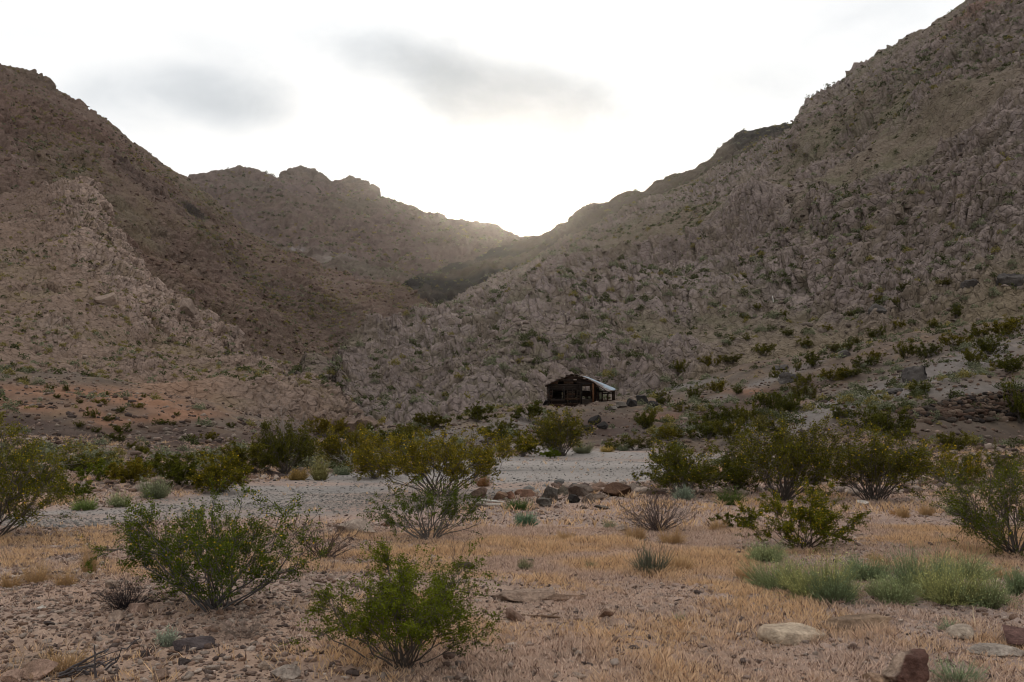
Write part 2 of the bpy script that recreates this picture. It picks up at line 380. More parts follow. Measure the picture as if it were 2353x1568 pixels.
hill('mountain_far_beyond_the_pass', 200, 1500, 700, 240, [fm_foot, fm_crest], 14, disp_far,
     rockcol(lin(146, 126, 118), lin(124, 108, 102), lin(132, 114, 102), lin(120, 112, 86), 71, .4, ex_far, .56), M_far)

pk_foot = [(560, 500, 1420), (1000, 540, 1420)]
pk_crest = [(560, 460, 1560), (610, 430, 1570), (640, 412, 1580), (650, 400, 1585), (668, 389, 1590), (690, 383, 1600), (705, 385, 1600), (722, 391, 1600), (745, 402, 1590), (765, 417, 1580), (776, 415, 1580), (800, 407, 1570), (815, 411, 1570), (836, 414, 1560), (850, 424, 1550), (862, 431, 1545), (880, 452, 1530), (900, 466, 1520), (940, 490, 1500), (1000, 530, 1480)]
hill('rocky_peak_beyond_the_pass', 560, 1000, 320, 90, [pk_foot, pk_crest], 8, rocky((60, 5), [(22, 3.2, (1, 1, 1)), (9, 2, (1, 1, 1))], lambda G: np.ones(G.shape[:-1]), 83, .5, 4), rockcol(lin(140, 122, 110), lin(112, 98, 90), lin(130, 112, 98), lin(110, 102, 84), 83, .3, None, .54), M_far)

# pale rocky spur on the left -------------------------------------------------
ls_foot = [(-900, 900, 74), (0, 925, 74), (300, 945, 76), (600, 1000, 80), (790, 1040, 82), (880, 1050, 84)]
ls_mid = [(-900, 640, 130), (0, 770, 118), (300, 800, 118), (500, 865, 112), (600, 915, 100), (700, 960, 92), (790, 1015, 88), (880, 1030, 88)]
ls_crest = [(-900, 250, 260), (-100, 452, 245), (0, 452, 240), (100, 432, 235), (165, 418, 228), (192, 416, 226), (216, 448, 222), (240, 500, 216), (280, 546, 208), (320, 592, 200), (350, 640, 192), (385, 672, 184), (415, 690, 178), (450, 722, 172), (470, 735, 168), (520, 760, 158), (570, 800, 148),
            (610, 826, 142), (640, 850, 136), (700, 884, 122), (740, 920, 110), (790, 975, 96), (830, 1010, 90), (880, 1022, 89)]
def rm_spur(G):
    px, py = unproj(G)
    m = sstep(-.4, .3, fbm(G, 30, 4, 401)) * .55
    out = np.exp(-(((px - 255 - (py - 560) * .62) / 120) ** 2)) * sstep(395, 440, py) * (1 - sstep(730, 800, py))
    crest = sstep(-110, -10, px - (450 + (py - 735) * 1.35)) * sstep(715, 740, py)
    out2 = np.exp(-(((px - 330) / 90) ** 2 + ((py - 850) / 45) ** 2)) + np.exp(-(((px - 130) / 80) ** 2 + ((py - 785) / 30) ** 2))
    low = sstep(835, 905, py) * (1 - sstep(480, 600, px))
    return np.clip(np.maximum.reduce([m, out * 1.1, crest * .9, out2 * .8]) * (1 - low * .95), 0, 1)
def ex_spur(C, G, n, G0):
    px, py = unproj(G0)
    o = sstep(865, 925, py + fbm(G, 12, 3, 403) * 22) * (1 - sstep(380, 560, px)); C = mixc(C, lin(160, 128, 104), o * .6)
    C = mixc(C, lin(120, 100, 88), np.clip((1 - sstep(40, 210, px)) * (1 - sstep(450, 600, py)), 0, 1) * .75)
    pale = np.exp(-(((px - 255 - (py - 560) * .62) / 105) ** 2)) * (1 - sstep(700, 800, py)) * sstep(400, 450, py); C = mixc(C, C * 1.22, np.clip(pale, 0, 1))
    return C
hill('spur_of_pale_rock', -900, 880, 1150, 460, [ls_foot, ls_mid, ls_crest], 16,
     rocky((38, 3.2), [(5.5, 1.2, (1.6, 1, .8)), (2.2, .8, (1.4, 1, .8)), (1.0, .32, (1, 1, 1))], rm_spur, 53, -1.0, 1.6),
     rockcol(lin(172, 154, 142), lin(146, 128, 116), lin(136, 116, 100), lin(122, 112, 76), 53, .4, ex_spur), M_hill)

# ------------------------------------------------------------------ terrain: the near ground
def d0(py): return CAMZ * F / (py - HOR)
gc = []   # (bearing, height in view, distance)
for px in (-900, -400, 0, 400, 800, 1200, 1600, 2000, 2353, 2800, 3300):
    for d in (3, 4.5, 6, 9, 13, 18): gc.append((px, HOR + CAMZ * F / d, d))
for px in (-900, -400, 0, 300, 600, 900, 1200, 1450): gc.append((px, HOR + CAMZ * F / 26, 26))
for px in (600, 900, 1200, 1400, 1600): gc.append((px, HOR + CAMZ * F / 36, 36))
for px in (1250, 1450, 1650): gc.append((px, HOR + CAMZ * F / 46, 46))
gc += [(-900, 1075, 33), (-400, 1075, 33), (0, 1072, 34), (300, 1070, 35), (550, 1062, 38), (750, 1040, 45), (950, 1035, 48),
       (-900, 985, 44), (0, 990, 46), (200, 995, 47), (420, 1000, 50), (600, 1010, 54), (700, 1008, 60), (800, 1002, 66), (900, 990, 66),
       (-900, 920, 56), (0, 915, 58), (120, 930, 56), (250, 950, 54), (350, 930, 60), (450, 945, 58), (560, 975, 62), (100, 880, 70), (300, 905, 68), (450, 920, 70), (600, 965, 72), (760, 1000, 76),
       (-900, 860, 85), (0, 862, 85), (300, 885, 85), (600, 960, 88), (800, 1005, 88), (950, 985, 86),
       (1050, 1010, 52), (1100, 975, 60), (1150, 950, 72), (1200, 946, 76), (1050, 962, 78), (1000, 978, 72),
       (1250, 942, 78), (1310, 941, 79), (1370, 939, 80), (1420, 934, 82), (1300, 930, 90), (1250, 990, 62), (1330, 985, 62), (1400, 975, 66), (1310, 950, 75), (1390, 948, 75), (1250, 1020, 53), (1400, 1012, 55), (1450, 960, 72),
       (1500, 975, 64), (1500, 930, 84), (1600, 1000, 56), (1600, 950, 70), (1650, 905, 86), (1750, 980, 58), (1750, 920, 72), (1850, 860, 88), (1850, 960, 58), (1850, 1030, 44),
       (2000, 1050, 36), (2353, 1075, 31), (2700, 1085, 30), (3300, 1090, 29), (2200, 1040, 38), (2000, 1010, 44), (2353, 1020, 38), (2700, 1030, 37), (3300, 1030, 36),
       (1960, 968, 52), (2000, 950, 56), (2100, 984, 50), (2200, 976, 51), (2300, 968, 52), (2400, 960, 53), (2900, 940, 54),
       (2105, 942, 52.2), (2180, 920, 53), (2260, 908, 53.8), (2340, 898, 54.6), (2420, 890, 55.2), (2900, 860, 57),
       (2100, 905, 60), (2200, 890, 60), (2353, 870, 60), (2000, 880, 70), (2100, 845, 70), (2250, 835, 68), (2353, 830, 68), (2900, 790, 68), (3300, 770, 68),
       (1700, 850, 102), (1900, 800, 104), (2000, 790, 96), (2150, 770, 96), (2353, 745, 96), (2900, 640, 100), (3300, 600, 104), (1500, 895, 100), (1300, 915, 100), (1100, 950, 98),
       (2100, 800, 84), (2280, 775, 84), (2353, 790, 80)]
gc = np.array(gc); gP = proj(gc[:, 0], gc[:, 1], gc[:, 2])
def gq(x, d):
    d = np.clip(d, 3, 104); px = np.clip(CX + F * x / np.maximum(d, 1) * 1.0, -900, 3300)
    return np.stack([px / 330, np.log(d) * 5.2], -1)
Q0 = gq(gP[:, 0], gP[:, 1])
def tps(r): return r * r * np.log(r + 1e-9)
_A = tps(np.linalg.norm(Q0[:, None] - Q0[None], axis=-1)) + np.eye(len(Q0)) * .02
_n = len(Q0); _M = np.zeros((_n + 3, _n + 3)); _M[:_n, :_n] = _A; _M[:_n, _n] = 1; _M[:_n, _n + 1:] = Q0; _M[_n:, :_n] = _M[:_n, _n:].T
_sol = np.linalg.solve(_M, np.concatenate([gP[:, 2], np.zeros(3)]))
def zsmooth(x, y):
    x = np.asarray(x, float); y = np.asarray(y, float); sh = x.shape; x = x.ravel(); y = y.ravel(); out = np.zeros(len(x))
    for s in range(0, len(x), 40000):
        q = gq(x[s:s + 40000], y[s:s + 40000]); r = np.linalg.norm(q[:, None] - Q0[None], axis=-1)
        out[s:s + 40000] = tps(r) @ _sol[:_n] + _sol[_n] + q @ _sol[_n + 1:]
    near = 1 - sstep(15, 24, y); out = out * (1 - near)
    far = sstep(104, 150, y); out = out * (1 - far) - 6 * far
    return out.reshape(sh)
_road = np.array([(-900, 11, 15), (0, 13.5, 17.5), (250, 14.5, 19.5), (430, 15.5, 22), (640, 16.3, 26), (860, 17, 31), (1000, 17.5, 36), (1170, 22, 46), (1300, 24, 50), (1480, 25, 50), (1600, 32, 47), (1720, 37, 41), (1800, 39, 39), (3300, 39, 39)])
def roadmask(x, y, P):
    px = CX + F * x / np.maximum(y, 1); a = np.interp(px, _road[:, 0], _road[:, 1]); b = np.interp(px, _road[:, 0], _road[:, 2])
    w_ = fbm(P, 3.5, 3, 777) * .11 + fbm(P, .8, 2, 778) * .03
    la = np.log(np.maximum(y, 1) / a) + w_; lb = np.log(b / np.maximum(y, 1)) + w_
    return sstep(-.02, .06, la) * sstep(-.02, .05, lb)
def zground(x, y, full=False):
    z = zsmooth(x, y); P = np.stack([x, y, 0 * x], -1)
    rd = roadmask(x, y, P)
    far = sstep(28, 60, y)
    z = z + fbm(P, 3.2, 3, 201) * (.045 + .34 * far) * (1 - .6 * rd) + fbm(P, 11, 3, 202) * (.06 + .8 * far) * (1 - .7 * rd)
    stony = sstep(-.25, .35, fbm(P, 1.9, 3, 203) + .35 * sstep(2.0, -2.5, x) * (1 - sstep(10, 14, y)))
    f1, e, cid, tl = voro(P, .15, 204, (1, 1, 1)); sm = 1 - sstep(16, 30, y)
    q1, qe, qc, qt = voro(P, .07, 208); z = z + (np.maximum(0, .46 - f1) * .10 * (cid > .4) + np.maximum(0, .45 - q1) * .045 * (qc > .3) + fbm(P, .35, 3, 205) * .03) * sm * (.35 + .65 * stony) * (1 - .92 * rd)
    z = z + rd * fbm(P * np.array([.4, 1, 1]), 2.2, 4, 211) * .07
    fa = sstep(18, 40, y); g1, ge, gcid, gtl = voro(P + fbm(P, 2, 2, 12)[..., None] * .5, 1.5, 206)
    z = z + fa * (1 - rd) * (np.maximum(0, .45 - g1) * .6 * (gcid > .5) + fbm(P, .9, 3, 207) * .08)
    if full: return z, rd, stony, cid, gcid
    return z
# columns denser inside the view; rows spaced by their height in the view
cu = np.concatenate([np.linspace(-3000, -300, 60)[:-1], np.linspace(-300, 2653, 1500), np.linspace(2653, 5350, 60)[1:]])
near_d = 1 / np.linspace(1 / 4.8, 1 / 20, 470); mid_d = np.exp(np.linspace(np.log(20), np.log(112), 380))[1:]
rd_ = np.concatenate([[-60, -20, -5, .2, 1.5, 3, 4], near_d, mid_d, [125, 150, 300, 900, 1900]])
UU, DD = np.meshgrid(cu, rd_)
XX = (UU - CX) / F * np.maximum(DD, 12 * 0 + np.where(DD < 4.5, 30, 0) + 4.8)
XX = np.where(DD < 4.5, (UU - CX) / F * (30 - (30 - 4.8) * np.clip(DD / 4.8, 0, 1)), XX)
ZZ, RD, ST, CID, GCID = zground(XX, DD, True)
G = np.stack([XX, DD, ZZ], -1); nG = grid_normals(G); Pp = np.stack([XX, DD, 0 * XX], -1)
px_, py_ = unproj(np.stack([XX, np.maximum(DD, 3), ZZ], -1))
def blob(px, py, rx, ry, rot=0):
    c, s = math.cos(rot), math.sin(rot); a = (px_ - px) * c + (py_ - py) * s; b = (py_ - py) * c - (px_ - px) * s
    return np.exp(-((a / rx) ** 2 + (b / ry) ** 2))
n1 = fbm(Pp, 1.3, 4, 501) * .5 + .5; n2 = fbm(Pp, 6, 4, 502) * .5 + .5; n3 = fbm(Pp, .3, 3, 503) * .5 + .5
soil = mixc(lin(162, 138, 121), lin(138, 118, 105), n1); soil = mixc(soil, lin(150, 134, 122), ST * .6)
soil = mixc(soil, lin(168, 136, 106), sstep(.45, .75, n2) * .4 * (1 - sstep(24, 40, DD)))
C = soil
roadc = mixc(lin(152, 144, 135), lin(128, 122, 115), n3); roadc = roadc * (1 + .28 * fbm(Pp * np.array([.35, 1, 1]), 4.5, 4, 512))[..., None]; C = mixc(C, roadc, RD * (1 - .85 * sstep(.05, .5, fbm(Pp * np.array([.45, 1, 1]), 3.2, 4, 509))))
str_ = sstep(.0, .9, fbm(Pp * np.array([.3, 1, 1]), 1.2, 3, 507)); C = mixc(C, lin(92, 89, 85), RD * str_ * .75)
fa = sstep(24, 42, DD) * (1 - RD)
farsoil = mixc(lin(106, 90, 78), lin(92, 83, 72), n2); farsoil = mixc(farsoil, lin(122, 102, 78), sstep(.5, .8, n1) * .5); C = mixc(C, farsoil, fa)
gr = 0
for a in [(1700, 985, 260, 14, 0), (1850, 955, 120, 25, -.25), (2050, 890, 200, 22, -.3), (2250, 820, 150, 35, -.3), (2250, 895, 140, 14, -.1), (1750, 880, 150, 10, -.35), (1980, 925, 90, 12, -.2), (1150, 985, 110, 22, -.3), (1000, 1000, 60, 15, -.3), (1560, 890, 90, 8, -.2)]: gr = gr + blob(*a)
C = mixc(C, lin(122, 116, 110), np.clip(gr, 0, 1) * .7 * fa)
og = 0
for a in [(150, 900, 260, 16, .03), (330, 925, 110, 14, .05), (230, 960, 60, 20, .5), (420, 950, 90, 12, 0), (340, 965, 110, 8, -.05), (60, 935, 90, 14, .1), (1720, 900, 60, 8, 0), (1800, 925, 50, 6, 0), (1560, 960, 80, 10, 0), (620, 1105, 120, 6, -.05)]: og = og + blob(*a)
C = mixc(C, lin(146, 106, 80), np.clip(og, 0, 1) * .7 * fa)
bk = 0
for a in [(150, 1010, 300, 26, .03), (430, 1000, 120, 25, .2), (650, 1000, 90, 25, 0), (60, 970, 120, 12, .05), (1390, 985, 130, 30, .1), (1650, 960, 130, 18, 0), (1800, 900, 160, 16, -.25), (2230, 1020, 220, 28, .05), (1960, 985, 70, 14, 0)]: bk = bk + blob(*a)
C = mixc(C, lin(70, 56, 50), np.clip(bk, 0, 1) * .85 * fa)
C = C * (1 + ((CID - .5) * .22 * (1 - sstep(15, 26, DD)) * ST + (GCID - .5) * .2 * fa)[..., None])
C = C * (.82 + .36 * n3)[..., None] * np.array([.97, .97, 1.02])
ground = mk('ground', G.reshape(-1, 3), grid_faces(len(cu), len(rd_)), M_ground, np.clip(C, .01, .9).reshape(-1, 3), smooth=False)
ground['kind'] = 'structure'

# ------------------------------------------------------------------ placing on the land
def bvh_of(o):
    me = o.data; V = np.empty(len(me.vertices) * 3, np.float32); me.vertices.foreach_get('co', V)
    n = len(me.loops); L = np.empty(n, np.int32); me.loops.foreach_get('vertex_index', L)
    return BVHTree.FromPolygons(V.reshape(-1, 3).tolist(), L.reshape(-1, 4).tolist())
class GridSurf:
    """ray test by marching a vertical plane is slow; a coarse copy of each surface is plenty for siting"""
    def __init__(s, Gd, st):
        g = Gd[::st, ::st]; s.t = BVHTree.FromPolygons(g.reshape(-1, 3).tolist(), grid_faces(g.shape[1], g.shape[0]).tolist())
SURF = {'ground': GridSurf(G[4:-3], 3)}
for k_, (o_, G_, nv_) in hills.items(): SURF[k_] = GridSurf(G_, 3)
CAM = Vector((0, 0, CAMZ))
def hit(px, py):
    d = Vector(proj(px, py, 1.0)) - CAM; d.normalize(); best = None
    for k, s in SURF.items():
        r = s.t.ray_cast(CAM, d, 4000)
        if r[0] is not None and (best is None or r[3] < best[1]): best = (r[0], r[3], k)
    return best
def site(px, py):
    """where the land is seen at this bearing and height, and metres per view unit there"""
    b = hit(px, py)
    if b is None: b = (Vector(proj(px, py, 300)), 300, 'x')
    p = b[0].copy()
    if b[2] == 'ground': p.z = float(zground(np.array([p.x]), np.array([p.y]))[0])
    return p, (p - CAM).length / F
def view_of(p):
    a, b = unproj(np.array([[p[0], p[1], p[2]]])); return float(a[0]), float(b[0])

# ------------------------------------------------------------------ plant builders
def tubes(P, R, sides=4):
    """P (N,k,3) lines, R (N,k) radii -> verts, quads"""
    N, k, _ = P.shape; T = np.gradient(P, axis=1); T /= np.linalg.norm(T, axis=-1, keepdims=True) + 1e-9
    ref = np.where(np.abs(T[..., 2:3]) > .9, np.array([1., 0, 0]), np.array([0, 0, 1.])); A = np.cross(T, ref); A /= np.linalg.norm(A, axis=-1, keepdims=True) + 1e-9; B = np.cross(T, A)
    th = np.arange(sides) / sides * 2 * np.pi
    V = P[:, :, None] + R[:, :, None, None] * (np.cos(th)[:, None] * A[:, :, None] + np.sin(th)[:, None] * B[:, :, None])
    ids = np.arange(N * k * sides).reshape(N, k, sides); nx = np.roll(ids, -1, axis=2)
    Fq = np.stack([ids[:, :-1], nx[:, :-1], nx[:, 1:], ids[:, 1:]], -1).reshape(-1, 4)
    return V.reshape(-1, 3), Fq
def join(parts):
    V = []; Fs = []; C = []; n = 0
    for v, f, c in parts:
        V.append(v); C.append(np.broadcast_to(c, (len(v), 3)))
        for q in (f if isinstance(f, list) else [f]): Fs.append(q + n)
        n += len(v)
    d = {}
    for q in Fs: d.setdefault(q.shape[1], []).append(q)
    return np.concatenate(V), [np.concatenate(x) for x in d.values()], np.concatenate(C)
def leaves(P, size, rng, up=.3, asp=.5):
    N = len(P); a = rng.normal(size=(N, 3)); a[:, 2] = a[:, 2] * .8 + up; a /= np.linalg.norm(a, axis=1, keepdims=True)
    b = np.cross(a, rng.normal(size=(N, 3))); b /= np.linalg.norm(b, axis=1, keepdims=True) + 1e-9
    s = (size * rng.uniform(.6, 1.3, N))[:, None]
    V = np.stack([P, P + a * s * .5 + b * s * asp * .5, P + a * s, P + a * s * .5 - b * s * asp * .5], 1)
    return V.reshape(-1, 3), np.arange(N * 4).reshape(N, 4)
def crooked(P0, P2, bow, k, wig, rng):
    N = len(P0); t = np.linspace(0, 1, k)[None, :, None]; mid = (P0 + P2) / 2 + bow
    P = (1 - t) ** 2 * P0[:, None] + 2 * t * (1 - t) * mid[:, None] + t ** 2 * P2[:, None]
    L = np.linalg.norm(P2 - P0, axis=1)[:, None, None]; w_ = rng.normal(size=(N, k, 3)) * wig * L; w_[:, 0] = 0
    return P + w_ * np.sin(np.pi * t * .5)
def pick(par, n, lo, hi, rng):
    i = rng.integers(0, len(par), n); t = rng.uniform(lo, hi, n); k = par.shape[1]; f = t * (k - 1); a = np.minimum(f.astype(int), k - 2); fr = (f - a)[:, None]
    p = par[i, a] * (1 - fr) + par[i, a + 1] * fr; T = par[i, a + 1] - par[i, a]; T /= np.linalg.norm(T, axis=1, keepdims=True) + 1e-9
    return p, T, i, t
def bush(seed, H, W, stems=26, nb=130, ntw=520, lpt=14, leaf=.014, green=(58, 76, 30), green2=(86, 96, 40), flowers=0, leggy=.3, flat=.75, spray=.02, bark=(92, 84, 78), asym=0., thick=1., depth=1.0, dens=1.5):
    """creosote-like bush: crooked stems fanning from the root, forking to twigs that carry the leaves"""
    rng = np.random.default_rng(seed); R = W / 2
    azm = rng.uniform(0, 2 * np.pi, stems); s = rng.uniform(0, 1, stems) ** .6; hgt = np.sqrt(np.maximum(.05, 1 - (s ** 2) * flat)) * rng.uniform(.5, 1.05, stems)
    E = np.stack([R * s * np.cos(azm) * .95 + asym * R * hgt, R * depth * s * np.sin(azm) * .95, H * hgt * .92], -1)
    P0 = rng.normal(size=(stems, 3)) * np.array([.03, .03, 0]) * W; P0[:, 2] = -.03
    bow = np.stack([E[:, 0] * .12, E[:, 1] * .12, -E[:, 2] * rng.uniform(-.28, .14, stems)], -1)
    S = crooked(P0, E, bow, 9, .034, rng)
    tk = H * .0085 * thick; RS = tk * rng.uniform(.6, 1.1, (stems, 1)) * np.linspace(1, .28, 9)[None]
    pb, Tb, ib, tb = pick(S, nb, leggy, .97, rng); dirb = Tb * .8 + rng.normal(size=(nb, 3)) * .6 + np.array([0, 0, .14]) + pb * np.array([.35, .35, 0]) / R
    dirb /= np.linalg.norm(dirb, axis=1, keepdims=True); Lb = H * rng.uniform(.14, .42, nb) * (1.15 - .5 * tb)
    Bp = crooked(pb, pb + dirb * Lb[:, None], np.zeros((nb, 3)), 6, .04, rng); Bp[..., 2] = np.maximum(Bp[..., 2], .02)
    RB = tk * .34 * np.linspace(1, .4, 6)[None] * np.ones((nb, 1))
    pt, Tt, it, tt = pick(Bp, ntw, .1, 1.0, rng); dirt = Tt * .8 + rng.normal(size=(ntw, 3)) * .6 + np.array([0, 0, .2]); dirt /= np.linalg.norm(dirt, axis=1, keepdims=True)
    Lt = H * rng.uniform(.05, .17, ntw); Tw = crooked(pt, pt + dirt * Lt[:, None], np.zeros((ntw, 3)), 4, .06, rng); Tw[..., 2] = np.maximum(Tw[..., 2], .015)
    RT = tk * .15 * np.linspace(1, .6, 4)[None] * np.ones((ntw, 1))
    bk = lin(*bark); parts = []
    for Pq, Rq, sd in ((S, RS, 5), (Bp, RB, 4), (Tw, RT, 3)):
        v, f = tubes(Pq, Rq, sd); parts.append((v, f, bk * rng.uniform(.7, 1.25, (len(v), 1))))
    st = join(parts); out = {'stems': st}
    if lpt:
        n = int(ntw * lpt * dens); pl, Tl, il, tl = pick(Tw, n, .05, 1.0, rng); pl = pl + rng.normal(size=(n, 3)) * spray * H * .55
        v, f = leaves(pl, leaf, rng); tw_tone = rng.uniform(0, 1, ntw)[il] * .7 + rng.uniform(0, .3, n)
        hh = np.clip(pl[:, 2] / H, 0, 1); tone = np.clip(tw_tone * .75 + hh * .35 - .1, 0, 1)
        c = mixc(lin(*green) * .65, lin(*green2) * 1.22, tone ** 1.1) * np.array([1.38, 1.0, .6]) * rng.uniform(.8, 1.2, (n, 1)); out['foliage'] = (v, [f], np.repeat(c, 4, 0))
        if flowers:
            keep = rng.random(n) < flowers * (.3 + hh) ; pf = pl[keep] + rng.normal(size=(keep.sum(), 3)) * leaf * .4; 
            v, f = leaves(pf, leaf * .85, rng, .2, .9); c = lin(212, 176, 40) * rng.uniform(.6, 1.1, (len(pf), 1)); out['flowers'] = (v, [f], np.repeat(c, 4, 0))
    ref = out['foliage'][0] if lpt else out['stems'][0]; lo, hi = np.percentile(ref[:, 0], [.6, 99.4]); zt = np.percentile(ref[:, 2], 99.5); sx = W / (hi - lo); off = (lo + hi) / 2 * sx * .5
    for k in out: v = out[k][0]; v[:, :2] *= sx; v[:, 0] -= off * np.clip(v[:, 2] / zt, 0, 1); v[:, 2] *= H / zt
    return out
MATS = {'stems': M_bark, 'foliage': M_leaf, 'flowers': M_flower}
def put(name, parts, loc, rz=0, label=None, cat='bush', group=None):
    r = empty(name, loc, rz)
    for k, (v, f, c) in parts.items():
        q = mk(k, v, f, MATS[k], c, r)
        if k == 'flowers': q['kind'] = 'stuff'
    return tag(r, label, cat, group)
def tussock(seed, H, W, n, k1, k2, blade=.006, lean=.9, seg=4, tips=None, mat=None, up=.5):
    """clump of fine upright shoots"""
    rng = np.random.default_rng(seed); a = rng.uniform(0, 2 * np.pi, n); s = np.sqrt(rng.uniform(0, 1, n))
    P0 = np.stack([np.cos(a) * s * W * .22, np.sin(a) * s * W * .22, np.full(n, -.01)], -1)
    lob = .72 + .38 * np.sin(a * 3 + seed) * s; hh = H * np.sqrt(np.maximum(.1, 1 - s ** 2 * .5)) * rng.uniform(.45, 1.35, n) * lob
    P2 = np.stack([np.cos(a) * s * W * .5 * lean, np.sin(a) * s * W * .5 * lean, hh], -1) + rng.normal(size=(n, 3)) * W * .07
    P2[:, 2] = np.maximum(P2[:, 2], H * .08)
    P = crooked(P0, P2, np.stack([0 * a, 0 * a, hh * .12], -1), seg, .03, rng)
    v, f = tubes(P, blade * rng.uniform(.6, 1.2, (n, 1)) * np.linspace(1, .35, seg)[None], 3)
    tone = np.repeat(rng.uniform(0, 1, n), seg * 3); hfr = np.tile(np.repeat(np.linspace(0, 1, seg), 3), n)
    c = mixc(lin(*k1), lin(*k2), np.clip(tone * .5 + hfr * .5, 0, 1)); parts = [(v, f, c)]
    if tips:
        m = int(n * tips[0] * .8); pl, T, i, t = pick(P, m, .25, 1.0, rng); pl = pl + rng.normal(size=(m, 3)) * tips[1] * .5
        lv, lf = leaves(pl, tips[1] * .9, rng, 1.0, .34); hz = np.clip(pl[:, 2] / H, 0, 1)
        lc = mixc(lin(*tips[2]), lin(*tips[3]), np.clip(hz * .8 + rng.uniform(-.2, .3, m), 0, 1)) * rng.uniform(1.2, 1.9, (m, 1)); parts.append((lv, lf, np.repeat(lc, 4, 0)))
    return join(parts)

# ------------------------------------------------------------------ rocks
import bmesh
def ico(sub):
    b = bmesh.new(); bmesh.ops.create_icosphere(b, subdivisions=sub, radius=1.0); b.verts.ensure_lookup_table()
    V = np.array([v.co[:] for v in b.verts]); Fc = np.array([[v.index for v in f.verts] for f in b.faces]); b.free(); return V, Fc
ICO = {k: ico(k) for k in (1, 2, 3, 5)}
def rockshape(seed, sub, cuts=11, rough=.05, flat=0):
    rng = np.random.default_rng(seed); V, Fc = ICO[sub]; V = V.copy()
    for q_ in range(cuts):
        n = rng.normal(size=3); n /= np.linalg.norm(n); o = rng.uniform(.36, .8); dd = V @ n - o
        V = V - np.maximum(dd, 0)[:, None] * n * .985
    if flat: V[:, 2] = np.minimum(V[:, 2], flat)
    if sub >= 3:
        P = V * 2 + seed; V = V * (1 + fbm(P, 1.0, 4, seed)[:, None] * rough * 2 + fbm(P, .25, 3, seed + 2)[:, None] * rough * .6)
    return V, Fc
def stone(name, px, py, wv, hv, label, k1=(160, 142, 128), k2=(130, 112, 100), depth=.7, seed=0, sink=.25, flat=0, group=None, rz=0, cat='rock', cuts=11, rough=.06, tilt=0, dep=None, patch=None, taper=0):
    p, m = site(px, py); W = wv * m; Hh = hv * m
    V, Fc = rockshape(seed, 5, cuts, rough, flat); V[:, :] -= [0, 0, V[:, 2].min()]; V /= V.max(0) - V.min(0) + 1e-6
    V[:, :2] -= (V[:, :2].max(0) + V[:, :2].min(0)) / 2; H2 = Hh / (1 - sink); V[:, :2] *= (1 - taper * V[:, 2:3]); V = V * np.array([W, W * depth, H2]); V[:, 2] -= sink * H2
    t = fbm(V * 1.0, max(W, .05) * .35, 4, seed + 3) * .5 + .5; col = mixc(lin(*k1), lin(*k2), np.clip(t * 1.6 - .3, 0, 1))
    if patch is not None: col = mixc(col, lin(*patch) * (.7 + .6 * t[:, None]), sstep(-.05, .12, V[:, 0] / W - V[:, 1] / W * .6 + .25 - V[:, 2] / H2 * .25 + (t - .5) * .5))
    o = mk(name, V, Fc, M_stone, col, smooth=True); o.location = p + Vector((0, W * depth * .4, 0)); o.rotation_euler = (0, tilt, 0)
    return tag(o, label, cat, group)

stone('boulder', 1837, 1480, 150, 26, 'smooth pale flat boulder half buried in the dry grass, lower right', (190, 172, 150), (168, 148, 128), .75, 3, .4, .55, cuts=5, rough=.03)
stone('boulder', 2222, 1474, 68, 30, 'rounded pale stone just left of the rusty plate', (180, 164, 146), (150, 134, 120), .8, 9, .3, cuts=4, rough=.03)
stone('boulder', 2108, 1590, 118, 74, 'squat tan rock with a dark red-brown broken face at the bottom edge', (168, 146, 128), (136, 118, 106), .8, 19, .12, cuts=20, rough=.13, patch=(92, 68, 60), taper=.35)
stone('boulder', 2020, 1572, 55, 18, 'small tan rock beside the foot of the red-faced rock', (176, 146, 120), (140, 116, 98), .8, 16, .2)
stone('slab', 1960, 1452, 190, 26, 'long low brown slab of bedrock showing through the grass behind the pale flat boulder', (150, 126, 104), (112, 94, 80), .4, 21, .4, .5, cat='rock slab', rough=.09)
stone('slab', 2300, 1512, 120, 18, 'low grey slab under the rusty plate at the right edge', (160, 148, 136), (130, 118, 108), .5, 22, .4, .5, cat='rock slab')
stone('slab', 1200, 1385, 150, 24, 'ridged grey slab of bedrock in the middle of the grass', (150, 128, 112), (122, 104, 92), .5, 23, .45, .5, cat='rock slab', rough=.1)
stone('slab', 1290, 1383, 120, 13, 'thin curved brown slab just right of the ridged grey slab', (132, 106, 88), (104, 84, 72), .3, 24, .4, .5, cat='rock slab', rough=.1)
stone('boulder', 1067, 1312, 48, 18, 'dark brown rock lying in the grass below the sparse middle bush', (74, 62, 52), (56, 46, 40), .8, 27, .2)
stone('boulder', 440, 1497, 82, 25, 'dark grey low boulder beside the small silver weed, lower left', (96, 86, 84), (74, 66, 66), .8, 28, .3, cuts=7)
stone('boulder', 1185, 1430, 46, 30, 'tan stone right of the front green bush', (150, 124, 108), (124, 102, 90), .8, 30, .3)
stone('boulder', 1395, 1418, 34, 17, 'tan stone in the grass right of the fallen stick', (148, 122, 104), (128, 106, 92), .8, 31, .3)
stone('boulder', 66, 1566, 82, 36, 'pale pinkish boulder at the bottom left edge', (172, 142, 124), (146, 120, 106), .8, 33, .2)
stone('boulder', 20, 1572, 42, 24, 'small pinkish stone in the bottom left corner', (170, 142, 124), (146, 120, 106), .8, 34, .2)
stone('boulder', 650, 1566, 66, 28, 'flat grey stone at the bottom edge left of the front green bush', (158, 144, 132), (132, 118, 108), .8, 35, .25, .6)
stone('boulder', 365, 1566, 34, 24, 'small brown stone at the bottom edge', (150, 126, 110), (120, 100, 88), .8, 36, .2)
stone('boulder', 262, 1427, 34, 22, 'pale stone in front of the blackened dead shrub', (176, 154, 138), (150, 130, 116), .8, 37, .3)
